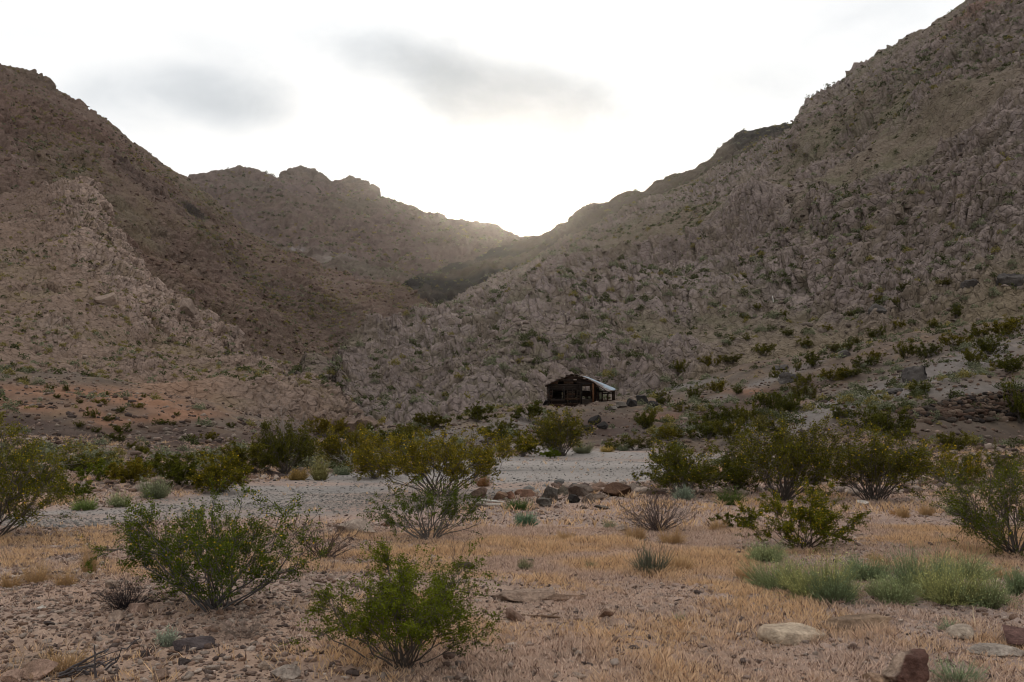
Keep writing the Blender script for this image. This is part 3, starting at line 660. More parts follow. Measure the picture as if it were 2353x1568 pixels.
stone('boulder', 310, 1408, 44, 20, 'pinkish stone just right of the blackened dead shrub', (170, 142, 126), (146, 122, 108), .8, 38, .3)
stone('boulder', 815, 1232, 92, 34, 'large pale flat rock behind the bare brown shrub', (162, 146, 132), (136, 120, 108), .8, 40, .35, .6, rough=.04)
stone('boulder', 888, 1212, 28, 14, 'brown stone beside the large pale flat rock', (124, 94, 78), (104, 80, 68), .8, 41, .3)
stone('boulder', 1420, 1142, 66, 32, 'dark brown boulder standing alone right of the rock pile', (100, 76, 60), (72, 56, 48), .8, 43, .15, cuts=14)
stone('boulder', 1100, 1145, 40, 26, 'grey-brown rock at the left end of the row by the gravel wash', (130, 108, 94), (100, 84, 74), .8, 44, .2)
stone('boulder', 1150, 1150, 34, 20, 'tan rock in the row between the orange weed and the pile', (146, 118, 98), (118, 96, 82), .8, 45, .2)
stone('boulder', 1172, 1148, 24, 18, 'small reddish rock touching the tan rock of the row', (140, 104, 86), (112, 86, 74), .8, 46, .2)
stone('boulder', 1208, 1142, 52, 17, 'flat reddish rock just left of the pile', (152, 118, 100), (124, 98, 84), .7, 47, .25, .6)
PG = 'rocks heaped by the gravel wash'
for i, (x, y, a, b, k, s_) in enumerate([(1262, 1152, 46, 42, 'dark upright slab at the left end of the rock pile', 0), (1295, 1140, 40, 28, 'mottled brown rock on top of the rock pile', 1), (1335, 1142, 62, 34, 'broad tan capstone at the back of the rock pile', 2),
                                       (1250, 1166, 40, 26, 'rounded grey rock at the front left of the pile', 0), (1318, 1156, 34, 24, 'blackish rock in the middle of the pile', 3), (1352, 1158, 34, 28, 'squat brown rock at the right of the pile', 2), (1370, 1148, 48, 16, 'thin tan slab lying on the right end of the pile', 4),
                                       (1284, 1168, 26, 12, 'small pinkish stone at the foot of the pile', 5), (1340, 1170, 20, 10, 'small brown stone in front of the rock pile', 2), (1385, 1172, 40, 12, 'grey stone off the right foot of the pile', 0)]):
    k1, k2 = [((116, 102, 90), (80, 70, 62)), ((132, 112, 86), (70, 64, 58)), ((138, 112, 92), (106, 86, 74)), ((66, 58, 52), (50, 44, 40)), ((150, 122, 98), (120, 98, 82)), ((156, 124, 108), (130, 104, 90))][s_]
    stone('boulder', x, y, a * .95, b * .82, k, tuple(int(c * .55 + sum(k1) / 3 * .42) for c in k1), tuple(int(c * .55 + sum(k2) / 3 * .42) for c in k2), .8, 60 + i, .15, group=PG, cuts=18, rough=.1)
for i, (x, y, a, b, lb) in enumerate([(1368, 978, 32, 26, 'black boulder bedded in the bank below the hut'), (1352, 992, 26, 16, 'black rock at the left foot of the black boulder'), (1385, 990, 26, 18, 'dark rock at the right foot of the black boulder'),
                                      (1428, 938, 30, 16, 'grey rubble block beside the porch'), (1452, 936, 26, 20, 'dark rubble block under the porch corner'), (1478, 930, 30, 22, 'dark broken rock right of the porch'), (1500, 938, 26, 18, 'black rock at the right end of the rubble'),
                                      (1408, 944, 22, 10, 'pale stone at the doorstep of the hut'), (1520, 928, 24, 16, 'dark angular rock furthest right of the rubble'), (1255, 932, 16, 12, 'dark rock at the left corner of the hut')]):
    k1, k2 = ((62, 58, 56), (44, 42, 42)) if 'bla' in lb or 'dark' in lb else ((124, 116, 108), (92, 86, 80))
    stone('boulder', x, y, a, b, lb, k1, k2, .8, 90 + i, .15, cuts=14)
for i, (x, y, a, b, lb) in enumerate([(1820, 878, 56, 26, 'dark outcrop low on the right hillside'), (2112, 880, 66, 38, 'dark jagged outcrop jutting from the bench above the stone wall'), (2020, 722, 42, 26, 'small dark outcrop high on the right slope'),
                                      (2325, 660, 64, 34, 'black lava-like outcrop at the right edge of the slope'), (2235, 664, 36, 22, 'blackish outcrop left of the lava-like one'), (2060, 905, 40, 14, 'low grey outcrop left of the jagged one'), (1945, 820, 30, 16, 'dark rock on the bench among the bushes'), (1800, 850, 44, 14, 'dark ledge behind the streak of pale gravel')]):
    stone('outcrop', x, y, a, b, lb, (98, 92, 88), (62, 58, 57), .8, 110 + i, .35, cat='rock outcrop', cuts=22, rough=.2)
stone('boulder', 425, 730, 34, 46, 'big rounded boulder leaning on the crest of the pale spur', (150, 132, 120), (122, 106, 96), .9, 130, .1, cuts=8, rough=.08)
stone('boulder', 235, 702, 50, 30, 'overhanging block low in the pale crag', (172, 152, 136), (140, 122, 110), .9, 131, .15, cuts=10)
for i, (x, y, a, b, lb) in enumerate([(808, 1000, 60, 36, 'brown cliff block with a dark hollow at the mouth of the canyon'), (770, 985, 50, 26, 'rock ledge left of the hollow at the canyon mouth'), (850, 985, 60, 28, 'rock ledge right of the hollow at the canyon mouth')]):
    stone('outcrop', x, y, a, b, lb, (128, 108, 96), (92, 78, 70), .9, 140 + i, .2, cat='rock outcrop', cuts=14, rough=.12)
for i, (x, y, a, b, lb) in enumerate([(1985, 1162, 26, 10, 'white flat stone on the bare ground left of the grey wooden block'), (2160, 1178, 36, 16, 'squared tan block of stone beside the pale round weed'), (1430, 1222, 28, 16, 'grey stone at the foot of the dead middle shrub'), (192, 1330, 26, 14, 'pale stone near the golden grass on the left'), (255, 1352, 28, 16, 'pale angular stone left of the big flowering bush'),
                                      (92, 1402, 20, 9, 'white quartz pebble on the left'), (110, 1442, 24, 10, 'dark slab of stone on the left'), (160, 1238, 26, 12, 'red-brown stone beside the wash on the left'), (605, 1540, 30, 16, 'pale cobble left of the front green bush'), (420, 1530, 30, 14, 'tan cobble below the dark grey boulder'), (330, 1512, 24, 14, 'tan cobble left of the dark grey boulder'),
                                      (1010, 1210, 18, 8, 'grey stone under the sparse middle bush'), (1660, 1188, 20, 10, 'grey stone at the edge of the wash on the right'), (1285, 1510, 26, 12, 'tan cobble right of the front green bush'), (1500, 1560, 30, 12, 'tan cobble at the bottom edge'), (1330, 1560, 34, 14, 'low pinkish cobble at the bottom edge')]):
    white = 'white' in lb
    stone('cobble', x, y, a, b, lb, (205, 196, 186) if white else (86, 76, 72) if 'dark' in lb else (166, 146, 130), (180, 170, 160) if white else (66, 58, 56) if 'dark' in lb else (136, 118, 104), .8, 160 + i, .25, cat='stone')

# ------------------------------------------------------------------ dry-stone retaining wall
def stonewall():
    rng = np.random.default_rng(5); parts = []; L = []
    base = [(2085, 984), (2120, 984), (2160, 980), (2200, 976), (2250, 970), (2300, 967), (2345, 964), (2420, 960), (2520, 956)]
    dist = [50.2, 50, 50.6, 51, 51.5, 52, 52.5, 53, 53.5]; topy = [955, 944, 932, 921, 912, 904, 898, 892, 886]
    xs = np.array([b[0] for b in base], float)
    o0 = None; n = 0
    for i in range(1000):
        px = rng.uniform(2085, 2520); by = np.interp(px, xs, [b[1] for b in base]); ty = np.interp(px, xs, topy); d = np.interp(px, xs, dist)
        t = rng.uniform(0, 1); s = rng.uniform(.13, .32) * (1.15 - .4 * t)
        P = proj(px, by, d); Pt = proj(px, ty, d); zb = float(zground(np.array([P[0]]), np.array([d]))[0]) - .05
        q = np.array([P[0], d + t * .9 + rng.uniform(-.1, .1), zb + t * max(.5, Pt[2] - zb + .05)])
        V, Fc = rockshape(int(rng.integers(0, 60)), 2, 12); R = rng.normal(size=(3, 3)); R, _ = np.linalg.qr(R)
        V = (V @ R.T) * np.array([s * rng.uniform(1, 1.7), s, s * rng.uniform(.55, .9)]) + q
        k = lin(*[(92, 76, 66), (70, 62, 56), (112, 96, 84), (52, 46, 44), (88, 70, 60)][rng.integers(0, 5)]) * rng.uniform(.7, 1.1)
        parts.append((V, Fc, k))
    V, Fs, Cc = join(parts); o0 = V.mean(0); o0[2] = V[:, 2].min()
    o = mk('dry_stone_wall', V - o0, Fs, M_stone, Cc); o.location = o0
    tag(o, 'dry-stacked retaining wall of dark brown rubble on the right bench', 'stone wall')
stonewall()

# ------------------------------------------------------------------ the hut
def boxv(x0, x1, y0, y1, z0, z1):
    V = np.array([[x, y, z] for x in (x0, x1) for y in (y0, y1) for z in (z0, z1)], float)
    Fc = np.array([[0, 1, 3, 2], [4, 6, 7, 5], [0, 4, 5, 1], [2, 3, 7, 6], [0, 2, 6, 4], [1, 5, 7, 3]]); return V, Fc
def beam(a, b, w_, h_, rng=None):
    a = np.array(a, float); b = np.array(b, float); t = b - a; L = np.linalg.norm(t); t /= L
    r = np.cross(t, [0, 1, 0] if abs(t[1]) < .9 else [1, 0, 0]); r /= np.linalg.norm(r); u = np.cross(r, t)
    V, Fc = boxv(0, 1, -.5, .5, -.5, .5); V = a + V[:, :1] * L * t + V[:, 1:2] * w_ * r + V[:, 2:] * h_ * u; return V, Fc
def hut():
    rng = np.random.default_rng(8); D0 = 80.0; kk = 7.843 * 1.088
    def HP(cx, cy, d=D0): return proj((1300 + cx / 7.843) / 1.088, (900 + cy / 7.843) / 1.088, d)
    O = HP(1015, 978); root = empty('timber_hut', O)
    def loc(cx, cy, d=D0): return HP(cx, cy, d) - O
    wood = [(64, 46, 36), (50, 40, 34), (78, 56, 42), (42, 36, 33), (58, 46, 40)]
    def wc(): return lin(*wood[rng.integers(0, 5)]) * rng.uniform(.3, .9)
    def boards(rect, holes, d, vertical=False, step=46, gable=None, th=.03, jit=.012, drop=.05):
        parts = []; x0, y0, x1, y1 = rect; pos = y0 if not vertical else x0; end = y1 if not vertical else x1
        while pos < end:
            s = step * rng.uniform(.8, 1.2); a, b = pos, min(pos + s, end); c = (a + b) / 2
            lo, hi = (x0, x1) if not vertical else (y0, y1)
            if gable:
                if not vertical: lo, hi = max(lo, gable(c)[0]), min(hi, gable(c)[1])
                else: lo = max(lo, gable(c))
            segs = [(lo, hi)]
            for (hx0, hy0, hx1, hy1) in holes:
                ha, hb, sa, sb = (hy0, hy1, hx0, hx1) if not vertical else (hx0, hx1, hy0, hy1)
                if ha < c < hb:
                    ns_ = []
                    for (p, q) in segs:
                        if sb <= p or sa >= q: ns_.append((p, q)); continue
                        if p < sa: ns_.append((p, sa))
                        if q > sb: ns_.append((sb, q))
                    segs = ns_
            for (p, q) in segs:
                if q - p < 12 or rng.random() < drop * .4: continue
                e1, e2 = rng.uniform(-5, 5, 2); w_ = rng.uniform(-2, 2)
                if not vertical: A, B = loc(p + e1, c + w_, d), loc(q + e2, c - w_, d)
                else: A, B = loc(c + w_, p + e1, d), loc(c - w_, q + e2, d)
                A[1] += rng.uniform(-jit, jit); B[1] += rng.uniform(-jit, jit)
                hgt = (b - a - rng.uniform(0, 3)) / kk * d / F
                t = B - A; L = np.linalg.norm(t); t /= L; u = np.cross(t, [0, 1, 0]); V, Fc = boxv(0, 1, -.5, .5, -.5, .5)
                V = A + V[:, :1] * L * t + V[:, 1:2] * np.array([0, th, 0]) + V[:, 2:] * hgt * u
                parts.append((V, Fc, wc()))
            pos += s
        return parts
    def gab(c): # left and right limit of the gable at height c
        if c > 480: return (555, 1215 if c < 940 else 1470)
        return (555 + (480 - c) * 2.05, 1470 if c > 455 else 1470 - (455 - c) * 2.35)
    fw = boards((555, 292, 1470, 975), [(642, 590, 838, 772), (1215, 482, 1470, 940), (932, 792, 958, 868), (1062, 790, 1128, 818), (1050, 372, 1112, 470), (884, 610, 916, 700), (1078, 600, 1112, 760), (740, 430, 860, 470)], D0, gable=gab, drop=.1)
    mk('front_wall', *(lambda v, f, c: (v, f, M_wood, c, root))(*join(fw)))
    vb = [beam(loc(870, 540, D0 - .05), loc(870, 975, D0 - .05), .05, .16), beam(loc(1025, 560, D0 - .05), loc(1025, 960, D0 - .05), .05, .15), beam(loc(1175, 480, D0 - .05), loc(1185, 975, D0 - .05), .06, .22), beam(loc(930, 600, D0 - .04), loc(930, 975, D0 - .04), .04, .12),
          beam(loc(1120, 590, D0 - .05), loc(1120, 975, D0 - .05), .05, .14), beam(loc(565, 480, D0 - .05), loc(575, 975, D0 - .05), .08, .1)]
    v, f, c = join([(a, b, wc() * 1.25) for a, b in vb]); mk('batten', v, f, M_wood, c, root)
    v, f, c = join([(*beam(loc(620, 770, D0 - .1), loc(620, 985, D0 - .1), .08, .16), wc()), (*beam(loc(600, 800, D0 - .14), loc(885, 800, D0 - .14), .2, .22), wc() * .7)] + boards((640, 830, 885, 985), [], D0 - .12))
    mk('lower_panel', v, f, M_wood, c, root)
    fr = [beam(loc(632, 584, D0 - .06), loc(846, 580, D0 - .06), .06, .06), beam(loc(637, 580, D0 - .06), loc(637, 780, D0 - .06), .06, .06), beam(loc(843, 580, D0 - .06), loc(843, 780, D0 - .06), .06, .07), beam(loc(625, 778, D0 - .07), loc(855, 778, D0 - .07), .1, .06)]
    v, f, c = join([(a, b, wc()) for a, b in fr]); mk('window_frame', v, f, M_wood, c, root)
    dr = [beam(loc(1210, 470, D0 - .04), loc(1210, 970, D0 - .04), .1, .12), beam(loc(1205, 476, D0 - .04), loc(1470, 470, D0 - .04), .1, .14), beam(loc(1390, 480, D0 + .1), loc(1390, 700, D0 + .1), .08, .12)]
    v, f, c = join([(a, b, wc()) for a, b in dr]); mk('door_frame', v, f, M_wood, c, root)
    v, f, c = join([(*beam(loc(1435, 460, D0 - .06), loc(1438, 905, D0 - .06), .13, .16), lin(88, 58, 38))]); mk('post', v, f, M_wood, c, root)
    # back wall: what daylight shows through is open there
    bwp = boards((545, 400, 1560, 990), [(1205, 528, 1372, 606), (1212, 706, 1284, 872), (1325, 722, 1385, 748), (655, 738, 680, 775), (715, 752, 770, 772), (822, 640, 850, 775), (1455, 540, 1512, 596), (928, 780, 962, 875), (1060, 790, 1130, 820)], D0 + 3.6, step=40, gable=lambda c: (545 + max(0, 520 - c) * 2.05, 1560), jit=.004, drop=0)
    bwp += boards((545, 400, 1560, 990), [(1205, 528, 1372, 606), (1212, 706, 1284, 872), (1325, 722, 1385, 748), (655, 738, 680, 775), (715, 752, 770, 772), (822, 640, 850, 775), (1455, 540, 1512, 596), (928, 780, 962, 875), (1060, 790, 1130, 820)], D0 + 3.66, step=57, gable=lambda c: (545 + max(0, 520 - c) * 2.05, 1560), jit=.004, drop=0)
    v, f, c = join(bwp); mk('back_wall', v, f, M_wood, c, root)
    # side walls
    sw = []; a = loc(556, 490); b = loc(556, 975); z = b[2]
    while z < a[2]:
        h_ = .19 * rng.uniform(.85, 1.15); x = a[0] + rng.uniform(-.01, .01); V, Fc = boxv(x - .015, x + .015, .02, 3.6, z, z + h_ - .008); sw.append((V, Fc, wc())); z += h_
    v, f, c = join(sw); mk('side_wall', v, f, M_wood, c, root)
    rw = []
    xs = loc(1500, 900)[0]; yy = .9
    while yy < 3.5:
        V, Fc = beam((xs + rng.uniform(-.02, .02), yy, loc(1, 975)[2]), (xs + rng.uniform(-.1, .05), yy, loc(1, 470)[2]), .03, .17); rw.append((V, Fc, wc())); yy += .19
    v, f, c = join(rw); mk('side_wall', v, f, M_wood, c, root)
    # boards leaning under the porch
    for (x0, y0, x1, y1, dd) in ((1480, 870, 1500, 600, .3), (1530, 860, 1515, 600, .35), (1560, 855, 1545, 610, .5), (1590, 855, 1585, 600, .7)):
        v, f = beam(loc(x0, y0, D0 + dd), loc(x1, y1, D0 + dd + .2), .03, .16); mk('leaning_board', v, f, M_wood, np.tile(wc(), (8, 1)), root)
    for (x0, y0, x1, y1, dd, wd) in ((1845, 600, 1850, 850, .5, .16), (1725, 640, 1715, 830, 1.0, .12), (1815, 620, 1820, 840, 2.4, .11), (1612, 620, 1612, 845, 1.2, .15)):
        v, f = beam(loc(x0, y0, D0 + dd), loc(x1, y1, D0 + dd), .11, wd); mk('porch_post', v, f, M_wood, np.tile(wc(), (8, 1)), root)
    for pr in (((1500, 620, .9), (1860, 612, .5)), ((1610, 660, 1.2), (1860, 650, .6)), ((1600, 805, 1.3), (1830, 800, 1.1))):
        v, f = beam(loc(pr[0][0], pr[0][1], D0 + pr[0][2]), loc(pr[1][0], pr[1][1], D0 + pr[1][2]), .09, .12); mk('porch_rail', v, f, M_wood, np.tile(wc(), (8, 1)), root)
    # roof: two sheets, the right one sagging over the porch
    def sheet(fr_, bk_, d1, d2, nu, name, cf):
        fr_ = np.array(fr_, float); bk_ = np.array(bk_, float); u = np.linspace(0, 1, nu); nv = 40
        def cur(c): s = np.concatenate([[0], np.cumsum(np.hypot(*np.diff(c, axis=0).T))]); s /= s[-1]; return np.stack([np.interp(u, s, c[:, 0]), np.interp(u, s, c[:, 1])], 1)
        A, B = cur(fr_), cur(bk_); PA = HP(A[:, 0], A[:, 1], d1) - O; PB = HP(B[:, 0], B[:, 1], d2) - O
        vv = np.linspace(0, 1, nv)[:, None, None]; Gd = PA[None] * (1 - vv) + PB[None] * vv
        n_ = grid_normals(Gd); Gd = Gd + n_ * (.018 * np.cos(np.arange(nv) * np.pi))[:, None, None]
        Gd[..., 2] += fbm(Gd, .6, 2, 4) * .025
        col = cf(u[None, :] + 0 * vv[..., 0], vv[..., 0] + 0 * u[None, :], Gd)
        Lw = Gd - np.array([0, 0, .015]); ff = grid_faces(nu, nv); n0 = nu * nv
        ids = np.arange(n0).reshape(nv, nu); rim = np.concatenate([ids[0], ids[:, -1], ids[-1][::-1], ids[::-1, 0]]); r2 = np.roll(rim, -1)
        side = np.stack([rim, r2, r2 + n0, rim + n0], 1); side = side[rim != r2]
        mk(name, np.concatenate([Gd.reshape(-1, 3), Lw.reshape(-1, 3)]), [ff, ff[:, ::-1] + n0, side], M_tin, np.concatenate([col.reshape(-1, 3)] * 2), root)
    def c_left(u, v, g): return mixc(lin(104, 96, 90), lin(74, 60, 52), np.clip(fbm(g, .5, 3, 6) + .5, 0, 1))
    def c_right(u, v, g):
        r = np.clip(sstep(.62, .40, v + fbm(g, .5, 3, 7) * .3), 0, 1); r = np.maximum(r, sstep(.33, .2, u))
        return mixc(lin(142, 156, 168), lin(100, 84, 76), r)
    sheet([(1018, 272), (860, 345), (700, 412), (580, 470), (488, 508)], [(1018, 300), (860, 372), (700, 440), (580, 495), (500, 525)], D0 - .18, D0 + 3.9, 24, 'roof_sheet', c_left)
    sheet([(1012, 272), (1180, 312), (1330, 375), (1470, 452), (1530, 520), (1600, 585), (1690, 612), (1745, 630), (1800, 612)], [(1012, 298), (1180, 306), (1340, 345), (1500, 408), (1650, 470), (1790, 535), (1868, 566), (1872, 590)], D0 - .18, D0 + 3.2, 40, 'roof_sheet', c_right)
    rf = [(*beam(loc(1015, 292, D0 - .1), loc(492, 520, D0 - .1), .05, .13), wc()), (*beam(loc(1015, 292, D0 - .1), loc(1480, 470, D0 - .1), .05, .13), wc()), (*beam(loc(1480, 475, D0 - .1), loc(1745, 640, D0 - .05), .05, .09), wc()), (*beam(loc(1745, 640, D0 - .05), loc(1868, 600, D0 + .4), .05, .09), wc())]
    for dd in (1.0, 2.0, 3.0): rf += [(*beam(loc(1015, 305, D0 + dd), loc(500, 528, D0 + dd), .05, .12), wc()), (*beam(loc(1015, 305, D0 + dd), loc(1500, 470, D0 + dd), .05, .12), wc())]
    v, f, c = join(rf); mk('rafter', v, f, M_wood, c, root)
    # floor so the room is closed below
    V, Fc = boxv(loc(560, 975)[0], loc(1500, 975)[0], .03, 3.58, -.35, .03); mk('plinth', V, Fc, M_wood, np.tile(lin(60, 48, 40), (8, 1)), root)
    tag(root, 'abandoned dark timber hut with a sagging tin roof on the mound', 'hut')
    v, f = boxv(-.15, .15, -.1, .1, 0, .12); pp = loc(742, 770, D0 + .5)
hut()

# ------------------------------------------------------------------ boards, plate, pole, sticks
def board_thing(name, px, py, L, wv, rz, label, col, th=.03, dz=.02, ry=0, rx=0, cat='board', M=None):
    p, m = site(px, py); V, Fc = boxv(-L * m / 2, L * m / 2, -wv / 2, wv / 2, 0, th)
    rng = np.random.default_rng(int(px)); V[:, 1] += rng.uniform(-.012, .012, 8); V[:, 0] += rng.uniform(-.03, .03, 8)
    o = mk(name, V, Fc, M or M_wood, np.tile(lin(*col), (8, 1))); o.location = p + Vector((0, 0, dz)); o.rotation_euler = (rx, ry, rz); return tag(o, label, cat)
board_thing('plank', 1118, 1163, 78, .14, -.10, 'grey weathered plank lying flattest of the three by the wash', (168, 158, 148), dz=.02, ry=.0)
board_thing('plank', 1128, 1160, 60, .09, -.5, 'white weathered plank crossing over the grey one', (206, 200, 192), dz=.06, ry=.06)
board_thing('plank', 1098, 1164, 46, .10, -.25, 'short pale plank at the left of the little plank heap', (186, 176, 166), dz=.05, ry=-.04)
def plate():
    p, m = site(2345, 1482); V, Fc = boxv(-.16, .26, -.22, .16, 0, .006); V[:, 2] += np.array([0, 0, .02, .02, .03, .03, 0, 0]) * .8
    r = empty('rusty_plate', p + Vector((.06, .0, .05)), -.35, .12, .10); mk('sheet', V, Fc, M_stone, np.tile(lin(104, 78, 72), (8, 1)), r)
    v1, f1 = boxv(.02, .07, .10, .14, .006, .13); mk('upright', v1, f1, M_stone, np.tile(lin(70, 52, 50), (8, 1)), r)
    tag(r, 'rusty brown metal plate with a short upright at the right edge', 'metal plate')
plate()
def pole():
    p, m = site(1777, 694); H = 14 * m; P = np.array([[[0, 0, -.3], [-.04 * H, 0, H * .5], [-.18 * H, 0, H]]]); v, f = tubes(P, np.full((1, 3), .9 * m), 6)
    o = mk('marker_post', v, f, M_stone, lin(225, 222, 216) * np.ones((len(v), 1))); o.location = p; tag(o, 'thin white leaning post on the right hillside', 'post')
pole()
def stick(px, py, L, rz, label, col, seed, r=.012, lift=.03, arms=2):
    rng = np.random.default_rng(seed); p, m = site(px, py); L = L * m; n = 1 + arms
    P0 = np.zeros((n, 3)); P0[:, 0] = -L / 2; P0[1:, 0] = rng.uniform(-L * .35, L * .3, arms); P2 = np.zeros((n, 3)); P2[0] = (L / 2, 0, lift)
    P2[1:] = P0[1:] + np.stack([rng.uniform(.1, .35, arms) * L, rng.uniform(-.3, .3, arms) * L, rng.uniform(.02, .25, arms) * L], 1)
    P0[:, 2] += .015; S = crooked(P0, P2, np.zeros((n, 3)), 9, .02, rng); S[..., 2] = np.maximum(S[..., 2], .01); Rr = r * np.linspace(1, .35, 9)[None] * np.ones((n, 1)); Rr[1:] *= .6
    v, f = tubes(S, Rr, 6); o = mk('fallen_stick', v, f, M_bark, lin(*col) * np.ones((len(v), 1))); o.location = p; o.rotation_euler = (0, 0, rz); return tag(o, label, 'stick')
stick(1245, 1421, 92, -.15, 'gnarled fallen stick with a pale stripe lying in the middle of the grass', (112, 90, 74), 3, .018, .01, 3)
stick(1790, 1395, 38, .6, 'thin bleached stick left of the silver-green patch', (190, 176, 158), 4, .006)
stick(2238, 1440, 40, 1.25, 'thin bleached straw stick standing beside the brown bedrock slab', (190, 168, 140), 5, .006, .15)
stick(1582, 1460, 46, -.5, 'thin pale straw lying right of the middle of the grass', (188, 170, 148), 6, .004)
stick(1120, 1450, 40, -.2, 'short dark twig near the tan stone', (96, 80, 68), 8, .008)
def deadwood():
    rng = np.random.default_rng(12); p, m = site(205, 1556); n = 9
    P0 = np.stack([rng.uniform(-.22, .1, n), rng.uniform(-.1, .1, n), np.full(n, .02)], 1); P2 = P0 + np.stack([rng.uniform(-.1, .36, n), rng.uniform(-.15, .15, n), rng.uniform(.02, .22, n)], 1)
    S = crooked(P0, P2, np.zeros((n, 3)), 9, .05, rng); v, f = tubes(S, .011 * rng.uniform(.5, 1.1, (n, 1)) * np.linspace(1, .4, 9)[None], 6)
    o = mk('dead_branch', v, f, M_bark, lin(84, 78, 78) * np.ones((len(v), 1))); o.location = p; tag(o, 'twisted grey dead branch lying at the bottom left', 'dead branch')
deadwood()

# ------------------------------------------------------------------ foreground and mid bushes
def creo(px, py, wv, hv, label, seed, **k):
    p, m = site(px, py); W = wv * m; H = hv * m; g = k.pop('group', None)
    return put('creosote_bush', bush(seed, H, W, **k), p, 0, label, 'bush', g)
creo(500, 1398, 470, 245, 'big dark green creosote bush with yellow flowers and arching grey branches, left foreground', 1, stems=34, nb=260, ntw=1150, lpt=13, leaf=.018, green=(48, 76, 24), green2=(84, 108, 38), flowers=.02, leggy=.3, asym=-.08, bark=(88, 84, 82), flat=.5, dens=2.2)
creo(930, 1530, 400, 255, 'nearest green creosote bush with dense bright foliage, bottom centre', 2, stems=34, nb=280, ntw=1300, lpt=15, leaf=.015, green=(54, 78, 24), green2=(96, 118, 40), leggy=.4, asym=.02, flat=.55, dens=1.9)
creo(-25, 1238, 340, 240, 'tall flowering creosote bush cut off by the left edge', 3, stems=30, nb=240, ntw=1200, lpt=16, leaf=.024, green=(62, 82, 30), green2=(104, 114, 50), flowers=.05, leggy=.3, bark=(96, 88, 80), dens=2.1)
creo(985, 1240, 270, 135, 'sparse leggy creosote bush with bare grey stems showing, in front of the yellowish one', 4, stems=36, nb=170, ntw=460, lpt=11, leaf=.024, green=(52, 76, 30), green2=(80, 104, 44), leggy=.5, bark=(104, 98, 92), thick=1.2)
creo(1005, 1140, 385, 158, 'wide yellowish creosote bush in flower at the near edge of the gravel wash', 5, stems=36, nb=280, ntw=1300, lpt=14, leaf=.035, green=(68, 80, 28), green2=(112, 116, 46), flowers=.05, leggy=.35, flat=.45, dens=1.8)
creo(1850, 1262, 285, 138, 'creosote bush with yellow tips and a long drooping left branch behind the silver-green patch', 6, stems=28, nb=190, ntw=850, lpt=15, leaf=.020, green=(56, 76, 26), green2=(100, 112, 38), flowers=.05, leggy=.3, asym=-.1, bark=(84, 72, 64), dens=2.2)
creo(1700, 1215, 110, 44, 'low trailing spray of dark creosote branches reaching left of the yellow-tipped bush', 66, stems=14, nb=60, ntw=220, lpt=12, leaf=.020, green=(50, 68, 24), green2=(84, 98, 36), leggy=.2)
creo(2335, 1275, 330, 215, 'dark green creosote bush cut off by the right edge', 7, stems=34, nb=260, ntw=1200, lpt=14, leaf=.020, green=(54, 76, 26), green2=(88, 108, 38), flowers=.015, leggy=.3)
creo(1575, 1142, 210, 125, 'dark creosote bush standing behind the dead grey shrub', 8, stems=34, nb=240, ntw=1100, lpt=13, leaf=.033, green=(50, 66, 26), green2=(92, 104, 42), flowers=.02)
creo(1800, 1150, 250, 180, 'broad tall creosote bush, middle of the three big ones right of the wash', 9, stems=40, nb=300, ntw=1500, lpt=12, leaf=.036, green=(54, 68, 26), green2=(92, 102, 40), flowers=.03, flat=.6)
creo(2010, 1150, 220, 165, 'round creosote bush with a fan of stems showing, rightmost of the three big ones', 10, stems=44, nb=280, ntw=1350, lpt=12, leaf=.034, green=(54, 68, 24), green2=(94, 104, 38), flowers=.03, leggy=.4, flat=.6)
creo(1690, 1135, 150, 110, 'dense dark creosote bush filling the gap left of the broad tall one', 11, stems=30, nb=200, ntw=850, lpt=12, leaf=.035, green=(50, 64, 26), green2=(84, 96, 38))
creo(2175, 1120, 160, 90, 'low creosote bush with yellow flowers between the round one and the right edge', 12, stems=26, nb=160, ntw=700, lpt=13, leaf=.03, green=(60, 76, 26), green2=(108, 114, 36), flowers=.12)
creo(2280, 1115, 130, 85, 'dull green creosote bush behind the one at the right edge', 13, stems=26, nb=140, ntw=600, lpt=12, leaf=.03)
creo(505, 1132, 130, 85, 'olive creosote bush beside the far bank of the wash, left of the tall one', 14, stems=30, nb=160, ntw=760, lpt=12, leaf=.036, green=(60, 74, 26), green2=(104, 110, 40), flowers=.04)
creo(410, 1122, 110, 72, 'dark green creosote bush left of the olive one beyond the wash', 15, stems=26, nb=140, ntw=650, lpt=12, leaf=.036, green=(46, 62, 26), green2=(80, 94, 36))
creo(655, 1090, 150, 120, 'tall dark creosote bush with bare pale branches rising above it', 16, stems=34, nb=200, ntw=1000, lpt=12, leaf=.042, green=(46, 60, 24), green2=(82, 92, 38))
creo(575, 1090, 130, 80, 'broad olive bush merging with the left side of the tall dark one', 17, stems=26, nb=160, ntw=800, lpt=12, leaf=.04, green=(60, 72, 32), green2=(96, 104, 48))
creo(300, 1115, 90, 55, 'yellowish creosote bush in the left row beyond the wash', 18, stems=22, nb=110, ntw=500, lpt=12, leaf=.036, green=(70, 78, 28), green2=(112, 114, 46))
creo(350, 1098, 100, 58, 'dark olive bush behind the yellowish one in the left row', 19, stems=22, nb=110, ntw=480, lpt=12, leaf=.038)
creo(225, 1110, 80, 48, 'thin green bush at the left end of the row beyond the wash', 20, stems=18, nb=80, ntw=320, lpt=12, leaf=.036, green=(62, 84, 34), green2=(96, 116, 48))
creo(160, 1150, 80, 50, 'sparse green bush right of the flowering one at the left edge', 21, stems=18, nb=70, ntw=260, lpt=12, leaf=.03, green=(54, 74, 32), green2=(84, 100, 44))
creo(800, 1075, 150, 90, 'olive bush left of and behind the wide yellowish one', 22, stems=26, nb=160, ntw=800, lpt=12, leaf=.045, green=(66, 76, 32), green2=(104, 108, 48), flowers=.03)
